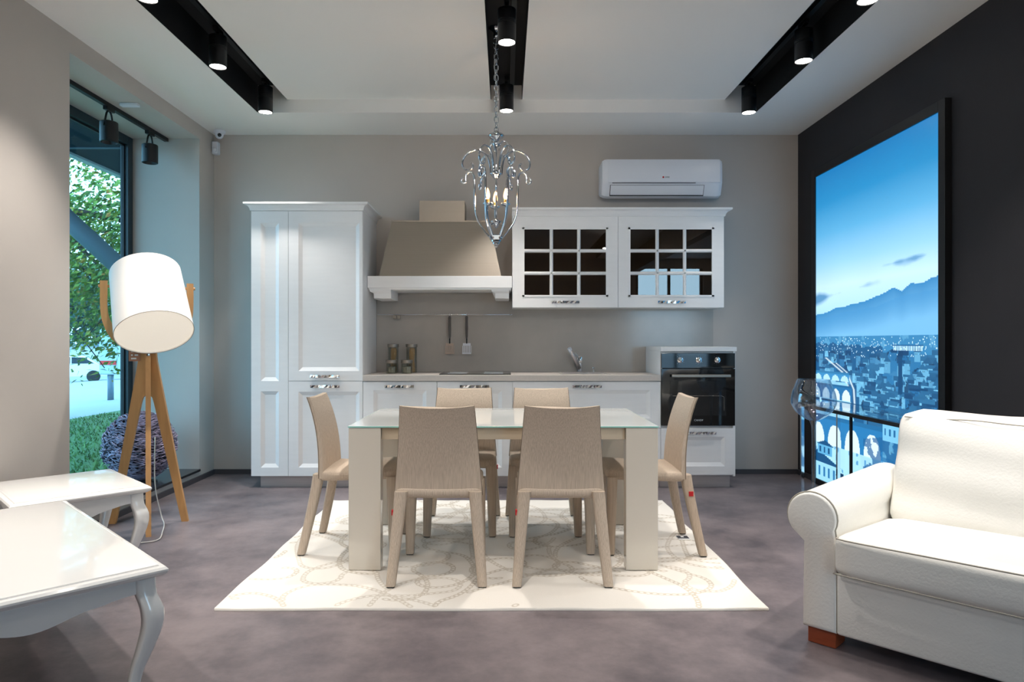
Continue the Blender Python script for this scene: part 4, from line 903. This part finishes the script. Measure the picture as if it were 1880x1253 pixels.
# ------------------------------------------------------------ outside the window
M['grass'] = mat('lawn_grass', srgb(78, 116, 66), .9, noise=(30, .5, 4), bump=(60, 1))
M['leaf_litter'] = mat('grass_blade', srgb(92, 128, 66), .8, noise=(8, .45, 3))
M['paving'] = mat('pale_paving', srgb(176, 178, 180), .8, noise=(2, .08), scale=(.2, 3, 1))
M['asphalt'] = mat('asphalt', srgb(120, 124, 130), .9, noise=(6, .08))
M['bark'] = mat('dark_bark', srgb(58, 50, 46), .9, noise=(14, .4))
M['leaf'] = mat('green_leaf', srgb(112, 146, 48), .6, noise=(1.6, .55, 3))
def leaf_material():
    m = M['leaf']; nt = m.node_tree; r = [n for n in nt.nodes if n.type == 'VALTORGB'][0].color_ramp
    r.elements[0].color = srgb(40, 84, 40); r.elements[1].color = srgb(168, 112, 40); e = r.elements.new(.5); e.color = srgb(98, 138, 46); e = r.elements.new(.6); e.color = srgb(150, 160, 56)
    [n for n in nt.nodes if n.type == 'TEX_NOISE'][0].inputs['Scale'].default_value = 5
leaf_material()
M['far_leaf'] = mat('blue_green_leaf', srgb(52, 92, 84), .7, noise=(.8, .5, 3))
M['canopy'] = mat('blue_grey_soffit', srgb(24, 42, 56), .8, spec=.1)
M['strut'] = mat('blue_grey_steel', srgb(92, 112, 128), .45)
M['car_white'] = mat('white_car_paint', srgb(230, 232, 234), .2, coat=.5); M['car_red'] = mat('red_car_paint', srgb(170, 24, 36), .2, coat=.5)
M['car_glass'] = mat('car_glass', srgb(40, 52, 62), .08); M['tyre'] = mat('tyre_rubber', srgb(26, 26, 28), .8); M['lamp_red'] = mat('tail_lamp', srgb(220, 40, 40), .3)
M['facade'] = mat('pale_facade', srgb(190, 196, 200), .8)
bm = NB(); box(bm, -7.2, NX-.2, 1, 24, -.16, -.10); lawn = struct('lawn', bm, M['grass'], 'green lawn outside the window')
bm = NB(); rnd = random.Random(12)
for i in range(9000):
    y = 4.6 + 7.5*rnd.random()**1.4; x = rnd.uniform(-7.1, -3.45)
    if not (-.76 < x/y < -.50): continue
    a = rnd.uniform(0, 6.28); h = rnd.uniform(.02, .06); w = .012; d_ = Vector((math.cos(a), math.sin(a), 0)); b_ = Vector((x, y, -.10)); l_ = Vector((rnd.uniform(-.03, .03), rnd.uniform(-.03, .03), h))
    bm.faces.new([bm.verts.new(b_ - d_*w), bm.verts.new(b_ + d_*w), bm.verts.new(b_ + l_)])
gr = obj('grass', bm, M['leaf_litter']); tag(gr, 'short grass blades of the lawn outside', 'grass', kind='stuff')
bm = NB(); vs_ = [bm.verts.new(p) for p in ((-7.2, -20, -.105), (-60, -20, -3.0), (-60, 90, -3.0), (-7.2, 90, -.105))]; bm.faces.new(vs_); bmesh.ops.solidify(bm, geom=bm.faces[:], thickness=.05)
struct('pavement', bm, M['paving'], 'pale sloping pavement beyond the lawn')
struct('street', B(-90, 90, -90, REAR_Y-.16, -.3, -.2), M['asphalt'], 'grey street outside the shopfront')
struct('wall_exterior', B(-3.235, -2.9, YB+.152, 16, -.2, 3.9), M['wall'], 'outer wall of the building past the window')
cn = thing('entrance_canopy', 'blue-grey canopy roof outside the window', 'canopy', (-4.3, 8, 3.5))
obj('soffit', B(-5.35, -3.236, 2.5, 16, 3.52, 3.60), M['canopy'], cn); obj('fascia', B(-5.45, -5.351, 2.5, 16, 3.49, 3.72), mat('pale_fascia', srgb(180, 190, 196), .6), cn)
for yy in (4.6, 6.4, 8.2, 10.0): obj('soffit_joint', B(-5.35, -3.36, yy, yy+.03, 3.505, 3.519), M['strut'], cn)
st = thing('diagonal_strut', 'thick blue-grey tubular strut crossing outside the window', 'strut', (-3.24, 6.48, 1.4))
p0, p1 = Vector((-3.300, 6.47, 1.562)), Vector((-5.236, 6.18, 3.453)); obj('tube', tube(NB(), [p0, p1], .085, 20), M['strut'], st, smooth=True)
pm = p0.lerp(p1, .42); obj('collar', tube(NB(), [pm, pm + (p1-p0).normalized()*.04], .091, 20), M['strut'], st, smooth=True)
def leaves(bm, rnd, n, fn, size):
    for i in range(n):
        c_ = fn(); d_ = Vector((rnd.gauss(0, 1), rnd.gauss(0, 1), rnd.gauss(0, 1))).normalized(); u = d_.orthogonal().normalized(); s = size*rnd.uniform(.6, 1.25); w = d_.cross(u)
        bm.faces.new([bm.verts.new(c_ - u*s), bm.verts.new(c_ + w*s*.55 + d_*s*.1), bm.verts.new(c_ + u*s), bm.verts.new(c_ - w*s*.55 + d_*s*.1)])
tr = thing('street_tree', 'leafy green tree with dark branches outside the window', 'tree', (-9.6, 11.6, -.2)); rnd = random.Random(21)
obj('trunk', tube(NB(), smooth_path([(-9.6, 11.6, -.25), (-9.5, 11.6, 1.2), (-9.3, 11.5, 2.4), (-9.0, 11.4, 3.6), (-8.8, 11.3, 5)], 4), [.24]*4+[.22]*4+[.2]*4+[.15]*4+[.1], 12), M['bark'], tr, smooth=True)
tips = []
for k, pts in enumerate(([(-9.3, 11.5, 2.6), (-8.4, 11.3, 3.2), (-7.4, 11.2, 3.35), (-6.4, 11.2, 3.2), (-5.75, 11.3, 3.1)], [(-9.0, 11.4, 3.5), (-7.8, 11.0, 4.2), (-6.2, 10.9, 4.5)], [(-8.4, 11.3, 3.2), (-7.5, 11.6, 2.6), (-6.7, 11.9, 2.0), (-6.1, 12.1, 1.3)], [(-7.4, 11.2, 3.35), (-6.8, 10.9, 2.7), (-6.2, 10.8, 2.2)], [(-9.2, 11.5, 2.8), (-8.2, 10.6, 2.4), (-7.4, 10.3, 1.6)])):
    sp_ = smooth_path(pts, 5); r_ = .10 if k == 0 else .055
    obj('branch', tube(NB(), sp_, [r_*(1-.8*i/len(sp_)) for i in range(len(sp_))], 8), M['bark'], tr, smooth=True); tips += sp_[4:]
bm = NB()
for i in range(60):
    c_ = Vector(rnd.choice(tips)); e = c_ + Vector((rnd.gauss(0, .5), rnd.gauss(0, .4), rnd.gauss(-.2, .45))); tube(bm, smooth_path([c_, c_.lerp(e, .5) + Vector((0, 0, .08)), e], 3), .008, 4); tips.append(e); tips.append(c_.lerp(e, .6))
o = obj('twigs', bm, M['bark'], tr); o['kind'] = 'stuff'
def near_tip():
    while True:
        c_ = Vector(rnd.choice(tips)) + Vector((rnd.gauss(0, .42), rnd.gauss(0, .38), rnd.gauss(-.05, .42)))
        if c_.z > (.55 if c_.x > -6.9 else 1.05) and not (c_.x > -5.6 and c_.z > 3.3): return c_
bm = NB(); leaves(bm, rnd, 12500, near_tip, .052); o = obj('leaves', bm, M['leaf'], tr); o['kind'] = 'stuff'
bt = thing('distant_tree', 'dark bluish tree mass beyond the street', 'tree', (-36, 60, -2.7)); obj('trunk', tube(NB(), [(-36, 60, -2.8), (-35.8, 60, 4)], .4, 10), M['bark'], bt)
bm = NB(); leaves(bm, rnd, 3800, lambda: Vector((-36 + rnd.gauss(0, 4.6), 60 + max(-5, rnd.gauss(0, 2)), 4.6 + rnd.gauss(0, 1.9))), .42); o = obj('leaves', bm, M['far_leaf'], bt); o['kind'] = 'stuff'
def car(label, paint, loc, rz):
    t = thing('parked_car', label, 'car', loc, rz)
    side = [(-2.1, .35), (-2.15, .75), (-2.05, .92), (-1.55, 1.0), (-.95, 1.42), (.35, 1.45), (1.05, 1.02), (1.95, .88), (2.15, .65), (2.12, .35)]
    rings = [[(x*sx_, y, z if z < .95 else .95 + (z-.95)*sz_) for x, z in side] for y, sx_, sz_ in ((-.85, .98, .92), (-.80, 1, 1), (.80, 1, 1), (.85, .98, .92))]
    loft(bm := NB(), rings); obj('body', bm, M[paint], t, local=True)
    for s in (-1, 1):
        for q in ([(-1.38, 1.03), (-.90, 1.35), (-.35, 1.38), (-.35, 1.03)], [(-.28, 1.03), (-.28, 1.38), (.28, 1.38), (.88, 1.03)]):
            loft(bm := NB(), [[(x, s*.835, z) for x, z in q], [(x, s*.862, z) for x, z in q]]); obj('side_window', bm, M['car_glass'], t, local=True)
        for x in (-1.35, 1.35): obj('wheel', lathe(NB(), [(.20, 0), (.32, .01), (.33, .05), (.33, .17), (.30, .2), (.0, .2)], (x, s*.68, .33), 18, (0, s, 0)), M['tyre'], t, local=True)
        obj('tail_lamp', B(-2.17, -2.0, s*.78-.09, s*.78+.09, .72, .88), M['lamp_red'], t, local=True)
gz = lambda x: -.105 - (abs(x)-7.2)*.0548
ang = math.atan2(.597, 1)
car('white car on the street outside the window', 'car_white', (-23.9, 37, gz(-23.9)), ang + math.pi)
car('red car on the street behind the sign post', 'car_red', (-19.7, 38.5, gz(-19.7)), ang + math.pi)
bd = thing('street_building', 'pale building beyond the street', 'building', (-31, 44, -2)); obj('wall', B(-38, -24.5, 43, 46, -2.4, .9), M['facade'], bd); obj('roof', B(-38.2, -24.3, 42.8, 46.2, .9, 1.05), M['strut'], bd)
sg = thing('sign_post', 'grey parking ticket machine on a post outside', 'sign', (-9.6, 16.6, gz(-9.6)))
zb = gz(-9.6); obj('post', tube(NB(), [(-9.6, 16.6, zb-.02), (-9.6, 16.6, zb+.65)], .07, 12), M['strut'], sg, smooth=True); obj('box', B(-9.83, -9.37, 16.5, 16.7, zb+.62, zb+1.75, bev=.03), mat('pale_blue_box', srgb(176, 196, 206), .5), sg); obj('band', B(-9.80, -9.40, 16.49, 16.5, zb+.86, zb+.96), M['lamp_red'], sg)
